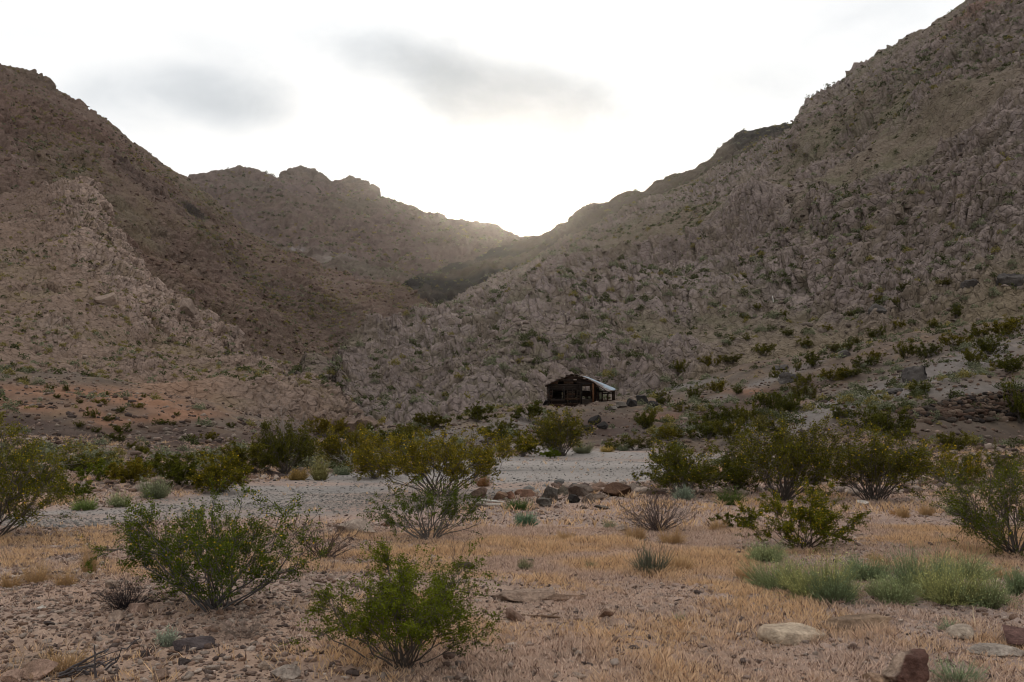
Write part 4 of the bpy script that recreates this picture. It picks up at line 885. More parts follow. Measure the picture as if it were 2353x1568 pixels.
creo(860, 1100, 120, 90, 'pale olive bush between the wash and the wide yellowish one', 23, stems=26, nb=150, ntw=700, lpt=12, leaf=.04, green=(70, 80, 36), green2=(110, 112, 54), flowers=.04)
creo(1290, 1048, 140, 105, 'large olive creosote bush below the hut beside the gravel', 24, stems=36, nb=200, ntw=1100, lpt=12, leaf=.055, green=(56, 70, 28), green2=(96, 104, 42), flowers=.04, flat=.6)
creo(1203, 1050, 80, 60, 'small olive creosote bush left of the large one below the hut', 25, stems=24, nb=110, ntw=550, lpt=12, leaf=.055, green=(60, 72, 26), green2=(98, 106, 40))
creo(1268, 1054, 46, 24, 'bright green low bush at the foot of the large one below the hut', 26, stems=14, nb=60, ntw=260, lpt=10, leaf=.05, green=(60, 86, 30), green2=(92, 116, 44))
creo(1095, 968, 95, 44, 'dark olive bush on the slope left of the hut', 27, stems=22, nb=110, ntw=480, lpt=12, leaf=.065, green=(50, 62, 32), green2=(80, 90, 44))
creo(1212, 968, 70, 46, 'dark olive bush just left of the hut corner', 28, stems=20, nb=100, ntw=440, lpt=12, leaf=.065, green=(46, 60, 28), green2=(78, 90, 40))
creo(990, 985, 80, 38, 'dull bush low on the slope above the wide yellowish one', 29, stems=20, nb=90, ntw=400, lpt=12, leaf=.065, green=(56, 64, 34), green2=(84, 90, 46))
creo(750, 1005, 110, 44, 'yellow-green bushes at the mouth of the canyon', 30, stems=22, nb=110, ntw=500, lpt=12, leaf=.06, green=(72, 80, 36), green2=(112, 112, 52))

# mid-size bushes of the slopes: six shapes, shared
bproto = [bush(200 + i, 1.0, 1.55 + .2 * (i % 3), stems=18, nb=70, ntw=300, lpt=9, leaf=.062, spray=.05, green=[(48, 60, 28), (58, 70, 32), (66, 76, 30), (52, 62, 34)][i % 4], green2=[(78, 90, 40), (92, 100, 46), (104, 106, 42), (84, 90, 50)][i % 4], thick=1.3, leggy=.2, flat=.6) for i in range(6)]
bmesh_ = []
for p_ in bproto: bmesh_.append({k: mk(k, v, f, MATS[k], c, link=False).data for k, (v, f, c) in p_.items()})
rngb = np.random.default_rng(77)
def c5(x, y): return (1600 + x / 2.451) / 1.088, (600 + y / 2.451) / 1.088
def c6(x, y): return (x / 2.45) / 1.088, (600 + y / 2.45) / 1.088
used_labels = {}
def midbush(px, py, wv, hv, label, group):
    p, m = site(px, py); i = int(rngb.integers(0, 6)); r = empty('creosote_bush', p - Vector((0, 0, .03)), float(rngb.uniform(0, 6.28)))
    for k, me in bmesh_[i].items(): o = bpy.data.objects.new(k, me); sc.collection.objects.link(o); o.parent = r
    b = 1.55 + .2 * (i % 3); r.scale = (wv * m / b, wv * m / b, hv * m * .98); tag(r, label, 'bush', group)
L5 = [(1935, 475, 90, 65), (1450, 605, 100, 75), (1800, 540, 70, 55), (2220, 590, 170, 110), (2300, 560, 110, 80), (2150, 700, 160, 120), (2040, 770, 150, 100), (2260, 820, 150, 110), (1640, 725, 150, 110), (1780, 715, 120, 90), (1920, 655, 160, 90), (2090, 600, 150, 80), (1060, 770, 140, 85), (1020, 665, 110, 70),
      (760, 710, 140, 75), (440, 775, 110, 80), (560, 755, 130, 60), (250, 820, 90, 85), (860, 865, 115, 85), (1180, 862, 160, 90), (1280, 850, 130, 85), (1390, 780, 140, 70), (1440, 735, 90, 55), (970, 800, 60, 50), (470, 935, 120, 90), (595, 945, 70, 60), (340, 985, 90, 100), (120, 970, 90, 55), (770, 1040, 150, 110), (860, 1050, 120, 100), (990, 990, 150, 130), (930, 1060, 150, 120), (1000, 900, 110, 80),
      (500, 1150, 180, 140), (650, 1140, 170, 130), (400, 1220, 200, 150), (60, 1160, 130, 130), (260, 1050, 80, 50), (1290, 470, 50, 40), (900, 590, 80, 50), (660, 620, 60, 50), (560, 620, 50, 40), (1195, 690, 90, 60), (1280, 680, 70, 60), (1590, 545, 80, 60), (1145, 560, 70, 50), (1720, 950, 110, 90), (2330, 1120, 150, 230), (1540, 1215, 220, 170), (1420, 1170, 200, 150), (1930, 1300, 200, 115), (1230, 1090, 120, 80),
      (1460, 390, 60, 50), (1560, 400, 60, 45), (1630, 300, 60, 45), (1880, 280, 60, 45), (1330, 640, 60, 50), (2200, 790, 90, 60), (720, 430, 60, 40), (880, 470, 60, 45), (640, 490, 60, 40), (150, 1010, 90, 60), (780, 1190, 180, 120), (560, 1240, 220, 140)]
def zone5(px, py):
    if py > 985: return 'among the thicket in front of the right bench'
    if py > 940 and px < 1800: return 'on the brown flat right of the hut'
    if px < 1620: return 'on the grassy slope just right of the hut'
    if py < 800: return 'high on the slope above the right bench'
    if px > 2050: return 'in the green band climbing to the right edge'
    return 'on the stony bench right of centre'
for (x, y, a, b) in L5:
    px, py = c5(x, y); sz = 'broad' if a >= 140 else 'mid-sized' if a >= 85 else 'small'; z_ = zone5(px, py)
    midbush(px, py, a / 2.667 * 1.1, b / 2.667 * 1.05, f'{sz} olive bush {z_}', f'{sz} bushes {z_}')
L6 = [(750, 1180, 100, 60), (560, 1090, 80, 60), (670, 1110, 70, 40), (620, 1010, 80, 50), (440, 1310, 60, 50), (1290, 1225, 90, 60), (1180, 1240, 50, 50), (700, 1230, 100, 50), (810, 1285, 70, 50), (870, 1310, 70, 50), (540, 1285, 40, 30), (135, 875, 60, 40), (840, 1030, 60, 40), (980, 1130, 90, 40), (1085, 1080, 40, 30), (400, 925, 50, 35), (310, 920, 60, 35),
      (1410, 1150, 50, 35), (2120, 1180, 120, 70), (2250, 1200, 120, 80), (860, 1300, 60, 50), (480, 1160, 60, 40), (740, 1060, 60, 40), (590, 1180, 60, 35), (30, 1300, 70, 50), (1060, 1135, 40, 30), (880, 965, 40, 28), (660, 955, 40, 28), (350, 965, 45, 28), (490, 1000, 40, 28)]
for (x, y, a, b) in L6:
    px, py = c6(x, y); sz = 'broad' if a >= 85 else 'mid-sized' if a >= 55 else 'tiny'; z_ = 'on the orange bench at the left' if py < 1000 else 'on the dark bank below the orange bench' if px < 600 else 'at the canyon mouth'
    midbush(px, py, a / 2.667 * 1.1, b / 2.667 * 1.05, f'{sz} dark green bush {z_}', f'{sz} bushes {z_}')
# second growth behind the wash
for (px, py, a, b, lb) in [(90, 1125, 90, 50, 'dull green bush left end of the far bank'), (180, 1085, 90, 42, 'grey-green bush on the far bank behind the thin one'), (470, 1070, 90, 40, 'low olive bush behind the left row'), (1460, 1035, 80, 42, 'olive bush at the far end of the wash'), (1540, 1010, 90, 40, 'wide olive bush beyond the end of the wash'), (1400, 1035, 60, 30, 'small olive bush right of the large one below the hut'), (900, 1035, 100, 50, 'olive bush behind the wide yellowish one'), (1130, 1010, 70, 36, 'dark bush on the near slope left of the mound'), (940, 1010, 90, 40, 'olive bush at the foot of the hut slope'), (1480, 985, 50, 40, 'leggy green bush on the bank right of the mound'), (1160, 990, 60, 30, 'low dark bush left of the mound'), (700, 1050, 100, 60, 'olive bush right behind the tall dark one'), (240, 1075, 80, 36, 'small olive bush in the second row on the left')]:
    midbush(px, py, a, b, lb, None)

# bare and grey shrubs
def bare(px, py, wv, hv, label, seed, bark, stems=30, nb=110, ntw=260, thick=.8, **k):
    p, m = site(px, py); parts = bush(seed, hv * m, wv * m, stems=stems, nb=nb, ntw=ntw, lpt=0, bark=bark, thick=thick, leggy=.25, **k); r = empty('dead_shrub', p); v, f, c = parts['stems']; mk('stems', v, f, M_bark, c, r); tag(r, label, 'dead shrub')
bare(1510, 1222, 190, 100, 'leafless dead shrub with reddish grey stems in front of the dark bush', 31, (88, 76, 72), stems=64, nb=240, ntw=620, thick=1.1)
bare(740, 1285, 170, 90, 'bare brown shrub right of the big flowering bush', 32, (84, 68, 62), stems=34, nb=130, ntw=300, thick=1.5)
bare(290, 1398, 130, 62, 'blackened dead shrub at the left foot of the big flowering bush', 33, (48, 42, 44), stems=80, nb=420, ntw=900, thick=1.4)
bare(560, 1462, 190, 52, 'low grey dry shrub in front of the big flowering bush', 34, (128, 114, 104), stems=90, nb=420, ntw=900, thick=.9)
bare(810, 1080, 120, 60, 'dead bush with white arching branches beyond the wash', 35, (180, 172, 162), stems=34, nb=90, ntw=140, thick=1.0)
bare(1770, 1268, 90, 30, 'low dead twigs behind the left end of the silver-green patch', 36, (110, 98, 92), stems=30, nb=100, ntw=200)
bare(1045, 1310, 60, 100, 'few bare branches leaning over the front bush from behind', 37, (100, 88, 80), stems=4, nb=16, ntw=40, thick=1.1)
bare(2060, 1168, 120, 26, 'bare grey branches trailing right of the round bush', 38, (100, 92, 86), stems=18, nb=60, ntw=120)
bare(1250, 1145, 60, 95, 'thin bare sapling standing behind the rock pile', 39, (104, 92, 84), stems=3, nb=14, ntw=50, thick=.35, flat=.2)
bare(655, 1045, 130, 130, 'pale bare branches sticking up out of the tall dark bush', 40, (150, 144, 138), stems=12, nb=36, ntw=70, thick=.5, flat=.3)
bare(2030, 1330, 50, 62, 'thin reddish dead stalks behind the right half of the silver-green patch', 41, (120, 84, 66), stems=5, nb=16, ntw=40, thick=.4, flat=.3)
bare(75, 1560, 150, 70, 'heap of dry grey-brown stalks in the bottom left corner', 42, (150, 130, 110), stems=70, nb=260, ntw=420, thick=.45)

# ------------------------------------------------------------------ grey-green weeds
def weed(px, py, wv, hv, label, seed, n, k1, k2, blade, tips=None, name='sagebrush', cat='weed', group=None, mat=None):
    p, m = site(px, py); v, f, c = tussock(seed, hv * m, wv * m, n, k1, k2, blade, tips=tips)
    o = mk(name, v, f, mat or M_leaf, c); o.location = p; return tag(o, label, cat, group)
sg = ((116, 128, 90), (160, 166, 118)); teal = ((98, 114, 84), (140, 152, 112)); yel = ((134, 138, 86), (184, 180, 116))
GS = 'silver-green patch of weeds on the right'
for i, (px, py, wv, hv, k, lb) in enumerate([(1790, 1352, 150, 62, sg, 'leftmost clump of the silver-green patch'), (1880, 1375, 180, 78, yel, 'tall yellow-tipped clump in the left half of the silver-green patch'), (1915, 1385, 110, 70, teal, 'bluish clump in front of the yellow-tipped one'), (1990, 1330, 120, 44, teal, 'low blue-green clump at the back of the silver-green patch'),
                                             (2110, 1360, 150, 84, teal, 'tall bluish clump left of the middle of the right half of the patch'), (2050, 1382, 120, 50, sg, 'small green clump between the two halves of the patch'), (2180, 1382, 170, 70, yel, 'bright yellow-green clump in the right half of the patch'), (2260, 1392, 120, 56, sg, 'rightmost green clump of the patch'), (2210, 1330, 150, 46, sg, 'pale clump behind the bright yellow-green one'), (1760, 1290, 90, 36, sg, 'small pale clump beside the yellow-tipped bush'), (2350, 1370, 70, 48, teal, 'pale clump cut off by the right edge')]):
    weed(px, py, wv * 1.15, hv * 1.05, lb, 300 + i, 620, (96, 104, 76), k[1], .0030, (6, .018, k[0], k[1]), group=GS)
weed(1207, 1210, 66, 34, 'small round teal-green weed alone in the dry grass', 320, 260, (64, 84, 64), (104, 128, 100), .004, (5, .03, (78, 104, 80), (116, 140, 108)))
weed(1190, 1172, 80, 24, 'low dark green weed behind the teal one', 321, 240, (62, 78, 44), (90, 108, 60), .005, (5, .03, (62, 80, 42), (96, 112, 60)))
weed(1495, 1318, 110, 58, 'grey spiky weed in the dry grass right of the middle', 322, 300, (84, 84, 72), (118, 118, 98), .004, (2, .02, (98, 100, 82), (130, 130, 104)))
weed(1205, 1310, 46, 28, 'tiny grey-green weed right of the dark brown rock', 323, 120, (96, 96, 76), (136, 132, 96), .003, (3, .018, (104, 108, 84), (140, 138, 100)))
weed(385, 1482, 60, 36, 'small silver weed beside the dark grey boulder', 324, 120, (120, 126, 112), (166, 172, 152), .003, (5, .018, (120, 130, 110), (170, 176, 154)))
weed(355, 1145, 80, 44, 'rounded grey-green sage beyond the left of the wash', 325, 420, (92, 98, 74), (138, 140, 108), .006, (5, .04, (96, 104, 78), (144, 146, 112)))
weed(195, 1172, 62, 24, 'low green weed at the left side of the wash', 326, 220, (84, 100, 54), (124, 138, 76), .005, (5, .035, (84, 100, 54), (126, 138, 78)))
weed(275, 1165, 64, 30, 'pale green weed between the sage and the low green weed', 327, 220, (104, 112, 80), (146, 148, 106), .005, (5, .035, (104, 112, 80), (148, 150, 108)))
weed(686, 1104, 56, 24, 'golden orange rounded weed on the far bank of the wash', 328, 300, (110, 92, 56), (160, 132, 78), .006, (5, .05, (112, 96, 58), (150, 124, 74)))
weed(735, 1104, 52, 48, 'upright yellowish-grey weed right of the golden one', 329, 300, (108, 104, 66), (142, 134, 84), .006, (5, .05, (108, 106, 68), (148, 140, 90)))
weed(785, 1092, 60, 22, 'low grey weed right of the upright one', 330, 200, (90, 98, 76), (120, 126, 98), .006, (5, .045, (92, 100, 78), (126, 130, 100)))
weed(1110, 1118, 50, 34, 'dry orange weed under the right side of the wide yellowish bush', 331, 240, (120, 88, 60), (168, 124, 84), .004, (4, .03, (124, 92, 62), (150, 112, 78)))
weed(1570, 1150, 60, 34, 'silvery blue weed at the foot of the dark bush behind the dead shrub', 333, 240, (100, 112, 96), (146, 156, 134), .005, (5, .032, (104, 116, 98), (150, 160, 136)))
weed(2200, 1185, 62, 38, 'pale round weed beside the squared tan block', 334, 240, (104, 110, 84), (156, 156, 110), .005, (5, .03, (106, 114, 86), (160, 160, 112)))
weed(1340, 1042, 60, 24, 'pale grey-green weed right of the large bush below the hut', 335, 260, (104, 106, 84), (142, 142, 110), .01, (5, .06, (108, 110, 88), (146, 146, 114)))
weed(1395, 1039, 40, 12, 'flat golden weed at the far end of the gravel', 336, 160, (130, 112, 66), (176, 150, 88), .01, (5, .06, (130, 112, 66), (180, 154, 90)))
weed(1432, 1036, 34, 16, 'grey-green weed at the far end of the gravel', 337, 160, (100, 106, 84), (136, 138, 108), .01, (5, .06, (104, 108, 86), (140, 142, 110)))
weed(1400, 1212, 40, 18, 'faint silvery weed left of the dead middle shrub', 338, 90, (120, 120, 98), (160, 158, 124), .003, (3, .02, (122, 124, 100), (162, 160, 126)))
weed(1358, 1305, 36, 16, 'faint silvery weed left of the grey spiky one', 339, 80, (112, 112, 88), (150, 146, 110), .003, (3, .018, (118, 118, 94), (154, 150, 114)))
weed(1560, 1430, 40, 20, 'faint grey weed below the grey spiky one', 340, 80, (116, 116, 94), (156, 152, 120), .0028, (3, .016, (118, 118, 94), (158, 154, 122)))
weed(2200, 1568, 130, 40, 'pale green weed at the bottom edge right of the red-faced rock', 341, 240, (110, 122, 96), (150, 160, 124), .0024, (6, .014, (112, 126, 98), (156, 166, 128)))
weed(2185, 1448, 70, 22, 'faint silvery weed beside the thin straw stick', 342, 90, (120, 128, 104), (156, 160, 126), .0026, (4, .015, (118, 126, 102), (160, 164, 130)))
weed(1680, 1160, 90, 34, 'green leafy weed under the broad tall bush', 343, 240, (58, 72, 34), (88, 102, 48), .005, (6, .035, (56, 70, 32), (90, 104, 48)))
weed(1640, 1090, 44, 18, 'small orange weed at the edge of the wash by the dark bushes', 344, 140, (150, 112, 62), (196, 146, 82), .006, (4, .04, (150, 112, 62), (196, 148, 84)))
weed(2060, 1185, 40, 16, 'dry orange weed left of the squared tan block', 345, 120, (160, 120, 76), (196, 150, 98), .004, None)
gold = ((176, 144, 106), (206, 172, 126))
for i, (px, py, wv, hv, lb) in enumerate([(205, 1318, 46, 62, 'tall golden grass clump left of the big flowering bush'), (85, 1338, 80, 40, 'golden grass clump near the left edge'), (150, 1345, 60, 30, 'golden grass clump between the tall one and the left edge'), (1545, 1250, 80, 36, 'golden grass at the right foot of the dead middle shrub'), (1460, 1240, 70, 30, 'golden grass at the left foot of the dead middle shrub'), (2075, 1190, 40, 26, 'golden tuft in the bare ground left of the tan block'), (2130, 1185, 46, 26, 'golden tuft nearer the tan block'),
                                          (1650, 1220, 50, 24, 'golden tuft under the trailing spray'), (1560, 1310, 90, 34, 'golden grass right of the grey spiky weed'), (1715, 1330, 70, 34, 'golden grass left of the silver-green patch'), (150, 1540, 120, 44, 'golden grass around the dead branch'), (20, 1350, 60, 28, 'golden grass cut off by the left edge'), (1300, 1240, 60, 18, 'short golden grass right of the teal weed'), (2300, 1330, 70, 26, 'golden grass behind the right end of the patch'), (2010, 1290, 60, 22, 'golden grass right of the yellow-tipped bush')]):
    weed(px, py, wv, hv, lb, 360 + i, 260, *gold, .0022 if py > 1280 else .0035, (2, .012, (190, 156, 114), (208, 178, 134)), name='grass_clump', cat='grass', group='golden grass clumps', mat=M_grass)
# cactus far left
def cactus():
    p, m = site(456, 972); H = 16 * m; P = np.array([[[0, 0, -.1], [0, 0, H * .4], [.02, 0, H * .8], [.02, 0, H]]]); v, f = tubes(P, np.array([[1.6, 1.8, 1.6, .5]]) * m, 8)
    o = mk('cactus', v, f, M_leaf, lin(62, 72, 40) * np.ones((len(v), 1))); o.location = p; tag(o, 'single short columnar cactus on the orange bench', 'cactus')
cactus()

# ------------------------------------------------------------------ small shrubs scattered over the slopes
def dome(seed, n, leaf, k1, k2):
    rng = np.random.default_rng(seed); P = rng.normal(size=(n, 3)); P /= np.linalg.norm(P, axis=1, keepdims=True); P *= rng.uniform(.25, 1, (n, 1)) ** .5; P[:, 2] = np.abs(P[:, 2]); P *= np.array([.5, .5, .55]) * (1 + .2 * np.sin(P[:, :1] * 7 + seed))
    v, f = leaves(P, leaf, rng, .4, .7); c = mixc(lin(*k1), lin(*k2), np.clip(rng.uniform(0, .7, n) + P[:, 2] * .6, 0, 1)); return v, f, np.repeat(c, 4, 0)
KIND = {'desert_shrub': ('shrub', (62, 66, 42), (90, 92, 58), 'dark green shrub'), 'sagebrush': ('sage', (96, 100, 80), (136, 136, 108), 'grey-green sage'), 'brittlebush': ('brittlebush', (112, 104, 60), (146, 134, 80), 'yellow-green brittlebush')}
dprot = {k: [dome(50 + i * 3 + len(k), 300, .11, v[1], v[2]) for i in range(4)] for k, v in KIND.items()}
dlow = {k: [dome(50 + i * 3 + len(k), 44, .24, v[1], v[2]) for i in range(4)] for k, v in KIND.items()}
rng = np.random.default_rng(99); cand = {k: [] for k in KIND}
def scatter(Gd, n, smin, smax, mix, mask=None, zmin=.25):
    A = Gd[:-1, :-1]; e1 = Gd[:-1, 1:] - A; e2 = Gd[1:, :-1] - A; ar = np.linalg.norm(np.cross(e1, e2), axis=-1)
    nn_ = grid_normals(Gd)[:-1, :-1]; w_ = ar * (nn_[..., 2] > zmin) * sstep(-.45, .45, fbm(A, 26, 4, 640)) 
    px, py = unproj(A); w_ = w_ * (px > -250) * (px < 2600) * (py > -120)
    if mask is not None: w_ = w_ * mask(A, px, py)
    w_ = w_.ravel(); idx = rng.choice(len(w_), n, p=w_ / w_.sum()); P = A.reshape(-1, 3)[idx]; s = smin + (smax - smin) * rng.uniform(0, 1, n) ** 2
    kk = rng.choice(3, n, p=mix)
    for i in range(n): cand[list(KIND)[kk[i]]].append((P[i], s[i]))
scatter(hills['hillside_right'][1][:558], 9500, .5, 1.5, (.42, .42, .16))
scatter(hills['mountain_of_brown_rock'][1][:478], 7000, .6, 1.7, (.25, .25, .5))
scatter(hills['spur_of_pale_rock'][1][:458], 2800, .3, .9, (.25, .3, .45))
scatter(hills['ridge_of_dark_rock'][1][:228], 2200, 1.0, 2.6, (.4, .4, .2))
scatter(hills['mountain_far_beyond_the_pass'][1][:238], 2600, 2.0, 5.0, (.4, .4, .2))
scatter(G[8:-6], 3300, .3, .95, (.32, .54, .14), lambda A, px, py: (A[..., 1] > 30) * (1 - roadmask(A[..., 0], A[..., 1], A * np.array([1, 1, 0])) > .5) * (px > -150) * (px < 2500) * (1 - .8 * ((px > 1850) & (py > 975))) * (1 - .85 * (((px - 1390) / 110) ** 2 + ((py - 985) / 34) ** 2 < 1)))
names_where = {}
def spell(n): return ['first', 'second', 'third', 'fourth', 'fifth', 'sixth', 'seventh', 'eighth', 'ninth', 'tenth', 'eleventh', 'twelfth'][n]
def ordinals(limit):
    by = {}
    for o in sc.collection.objects:
        if o.parent is None and 'label' in o and 'group' in o: by.setdefault(o['label'], []).append(o)
    def words(t): return len(t.replace('-', ' ').split())
    for lb, L in list(by.items()):
        if len(L) > limit:
            V_ = [view_of(o.location) for o in L]; xs_ = sorted(v[0] for v in V_); ys_ = sorted(v[1] for v in V_); a, b, m = xs_[len(L) // 3], xs_[2 * len(L) // 3], ys_[len(L) // 2]; sub = {}
            for o, v in zip(L, V_): sub.setdefault(f"{lb}, {'upper' if v[1] < m else 'lower'} {'left' if v[0] < a else 'middle' if v[0] < b else 'right'} part", []).append(o)
            if words(next(iter(sub))) > 16: continue
            del by[lb]
            for q, Lq in sub.items():
                by[q] = Lq
                for o in Lq: o['label'] = q; o['group'] = q.replace('large ', 'large plants: ').replace('small ', 'small plants: ')
    for lb, L in by.items():
        if 1 < len(L) <= limit and words(lb) <= 13:
            L.sort(key=lambda o: view_of(o.location)[0])
            for i, o in enumerate(L): o['label'] = f'{lb}, {spell(i)} from left' if i < len(L) - 1 else f'{lb}, rightmost one'
def where(p, px, py):
    d = p[1]
    if d > 800: return 'on the far mountain beyond the pass'
    if px < 760 and d > 260: return 'high on the brown mountain' if py < 480 else 'low on the brown mountain'
    if px < 700 and d > 95: return 'on the pale rocky spur'
    if px < 760: return 'on the orange bench' if py < 960 else 'on the dark bank left of the canyon mouth'
    if d > 420: return 'on the dark ridge by the pass'
    if d > 105: return ('on the hillside left of the hut' if px < 1200 else 'on the hillside above the hut' if px < 1600 else 'on the hillside right of the hut' if px < 2000 else 'on the steep hillside at the right edge') + (', high up' if py < 500 else ', midway up' if py < 720 else ', low down')
    return 'on the slope left of the hut' if px < 1240 else 'on the mound around the hut' if px < 1500 else 'on the flat right of the hut' if px < 1850 else 'on the stony bench above the stone wall' if py < 930 else 'on the bare slope below the stone wall'
for k in KIND:
    Ps = np.array([c[0] for c in cand[k]]); S = np.array([c[1] for c in cand[k]]); dist = np.linalg.norm(Ps - np.array([0, 0, CAMZ]), axis=1)
    px, py = unproj(Ps); inv_ = (px > 5) & (px < 2348) & (py > 5) & (py < 1560); order = np.argsort(-(S / dist) * inv_)
    chosen = []
    for j in order[:1100]:
        d_ = Vector(Ps[j] + np.array([0, 0, S[j] * .4])) - CAM; L = d_.length; d_.normalize()
        vis = all((r[0] is None or r[3] > L - 2.0 - L * .01) for r in (s_.t.ray_cast(CAM, d_, L) for s_ in SURF.values()))
        if vis: chosen.append(j)
        if len(chosen) >= 300: break
    mset = [mk(k, *(lambda v, f, c: (v, f, M_leaf, c))(*t), link=False).data for t in dprot[k]]
    for j in chosen:
        o = bpy.data.objects.new(k, mset[j % 4]); sc.collection.objects.link(o); o.location = Vector(Ps[j]) - Vector((0, 0, .04)); o.scale = (S[j] * 1.15, S[j] * 1.15, S[j]); o.rotation_euler = (0, 0, float(rng.uniform(0, 6.28)))
        wz = where(Ps[j], px[j], py[j]); sz = 'large' if S[j] / dist[j] * F > 14 else 'small'
        tag(o, f'{sz} {KIND[k][3]} {wz}', KIND[k][0], f'{sz} {KIND[k][3]} plants {wz}')
    rest = np.setdiff1d(np.arange(len(S)), chosen); Vs = []; Fs = []; Cs = []; n = 0
    for q in range(4):
        sel = rest[rest % 4 == q]; v, f, c = dlow[k][q]; a = rng.uniform(0, 6.28, len(sel)); ca, sa = np.cos(a), np.sin(a)
        R = np.stack([np.stack([ca, -sa, 0 * a], -1), np.stack([sa, ca, 0 * a], -1), np.stack([0 * a, 0 * a, 1 + 0 * a], -1)], 1)
        VV = np.einsum('nij,mj->nmi', R, v) * S[sel][:, None, None] * 1.1 + Ps[sel][:, None]; Vs.append(VV.reshape(-1, 3)); Fs.append((f[None] + (np.arange(len(sel)) * len(v))[:, None, None]).reshape(-1, 4) + n)
        Cs.append((np.tile(c, (len(sel), 1)).reshape(len(sel), -1, 3) * rng.uniform(.75, 1.2, (len(sel), 1, 1))).reshape(-1, 3)); n += VV.shape[0] * VV.shape[1]
    o = mk({'desert_shrub': 'slope_scrub', 'sagebrush': 'slope_sage', 'brittlebush': 'slope_brittlebush'}[k], np.concatenate(Vs), np.concatenate(Fs), M_leaf, np.concatenate(Cs))
    tag(o, f'{KIND[k][3]} plants dotted over the far slopes', KIND[k][0], None, 'stuff')

# ------------------------------------------------------------------ gravel and dry grass (stuff)
def area_points(n, d0_, d1_, over=1.12, power=1.0):
    d = np.sqrt(rng.uniform(d0_ ** 2, d1_ ** 2, n)) if power == 1 else d0_ * (d1_ / d0_) ** rng.uniform(0, 1, n)
    x = rng.uniform(-.5, .5, n) * over * 2353 / F * (d + .6); return x, d
def rocksstuff(name, n, d0_, d1_, smin, smax, sub, pw, keep, label):
    x, d = area_points(n, d0_, d1_, 1.2, pw); P = np.stack([x, d, 0 * x], -1); z, rd, st, _, _ = zground(x, d, True)
    kp = rng.random(n) < keep(P, rd, st); x, d, z, rd = x[kp], d[kp], z[kp], rd[kp]; m = len(x); S = smin + (smax - smin) * rng.uniform(0, 1, m) ** 3.5
    pal = np.array([lin(*c) for c in [(168, 144, 130), (146, 124, 111), (156, 140, 128), (118, 98, 88), (140, 114, 98), (178, 160, 146), (104, 90, 84)]])
    Vs = []; Fs = []; Cs = []; nn_ = 0
    for q in range(12):
        sel = np.arange(m) % 12 == q; k = sel.sum(); V, Fc = rockshape(700 + q, sub, 9); a = rng.uniform(0, 6.28, k); ca, sa = np.cos(a), np.sin(a)
        R = np.stack([np.stack([ca, -sa, 0 * a], -1), np.stack([sa, ca, 0 * a], -1), np.stack([0 * a, 0 * a, 1 + 0 * a], -1)], 1)
        sc3 = np.stack([S[sel] * rng.uniform(.8, 1.4, k), S[sel] * rng.uniform(.7, 1.1, k), S[sel] * rng.uniform(.4, .8, k)], -1)
        VV = np.einsum('nij,nmj->nmi', R, V[None] * sc3[:, None]) + np.stack([x[sel], d[sel], z[sel] + S[sel] * .12], -1)[:, None]
        Vs.append(VV.reshape(-1, 3)); Fs.append((Fc[None] + (np.arange(k) * len(V))[:, None, None]).reshape(-1, 3) + nn_); nn_ += k * len(V)
        c = pal[rng.integers(0, 7, k)]; g = np.array([lin(*c_) for c_ in [(150, 144, 138), (128, 124, 120), (168, 160, 152)]])[rng.integers(0, 3, k)]; c = np.where((rd[sel] > .5)[:, None], g, c) * rng.uniform(.65, 1.05, (k, 1)) * (1 - .35 * sstep(20, 40, d[sel]))[:, None]
        Cs.append(np.repeat(c, len(V), 0))
    o = mk(name, np.concatenate(Vs), np.concatenate(Fs), M_stone, np.concatenate(Cs)); tag(o, label, 'gravel', None, 'stuff')
rocksstuff('gravel', 80000, 5.0, 22, .008, .036, 1, 1, lambda P, rd, st: .25 + .75 * st, 'fine tan gravel strewn over the near ground')
rocksstuff('pebbles', 14000, 5.2, 26, .014, .055, 2, 1, lambda P, rd, st: (.12 + .88 * st) * (1 - .85 * rd), 'loose pinkish pebbles strewn over the near ground')
rocksstuff('rubble', 60000, 5.2, 16, .012, .05, 1, 1, lambda P, rd, st: sstep(-.3, -1.6, P[:, 0] + .8 * fbm(P, 1.2, 3, 910)) * (1 - .85 * rd), 'pinkish grey stony rubble covering the near ground on the left')
rocksstuff('wash_gravel', 26000, 13, 52, .015, .055, 1, 2, lambda P, rd, st: rd, 'grey gravel of the wash')
rocksstuff('scree', 40000, 22, 112, .04, .26, 1, 2, lambda P, rd, st: (1 - rd) * .9, 'loose stones over the banks and benches')
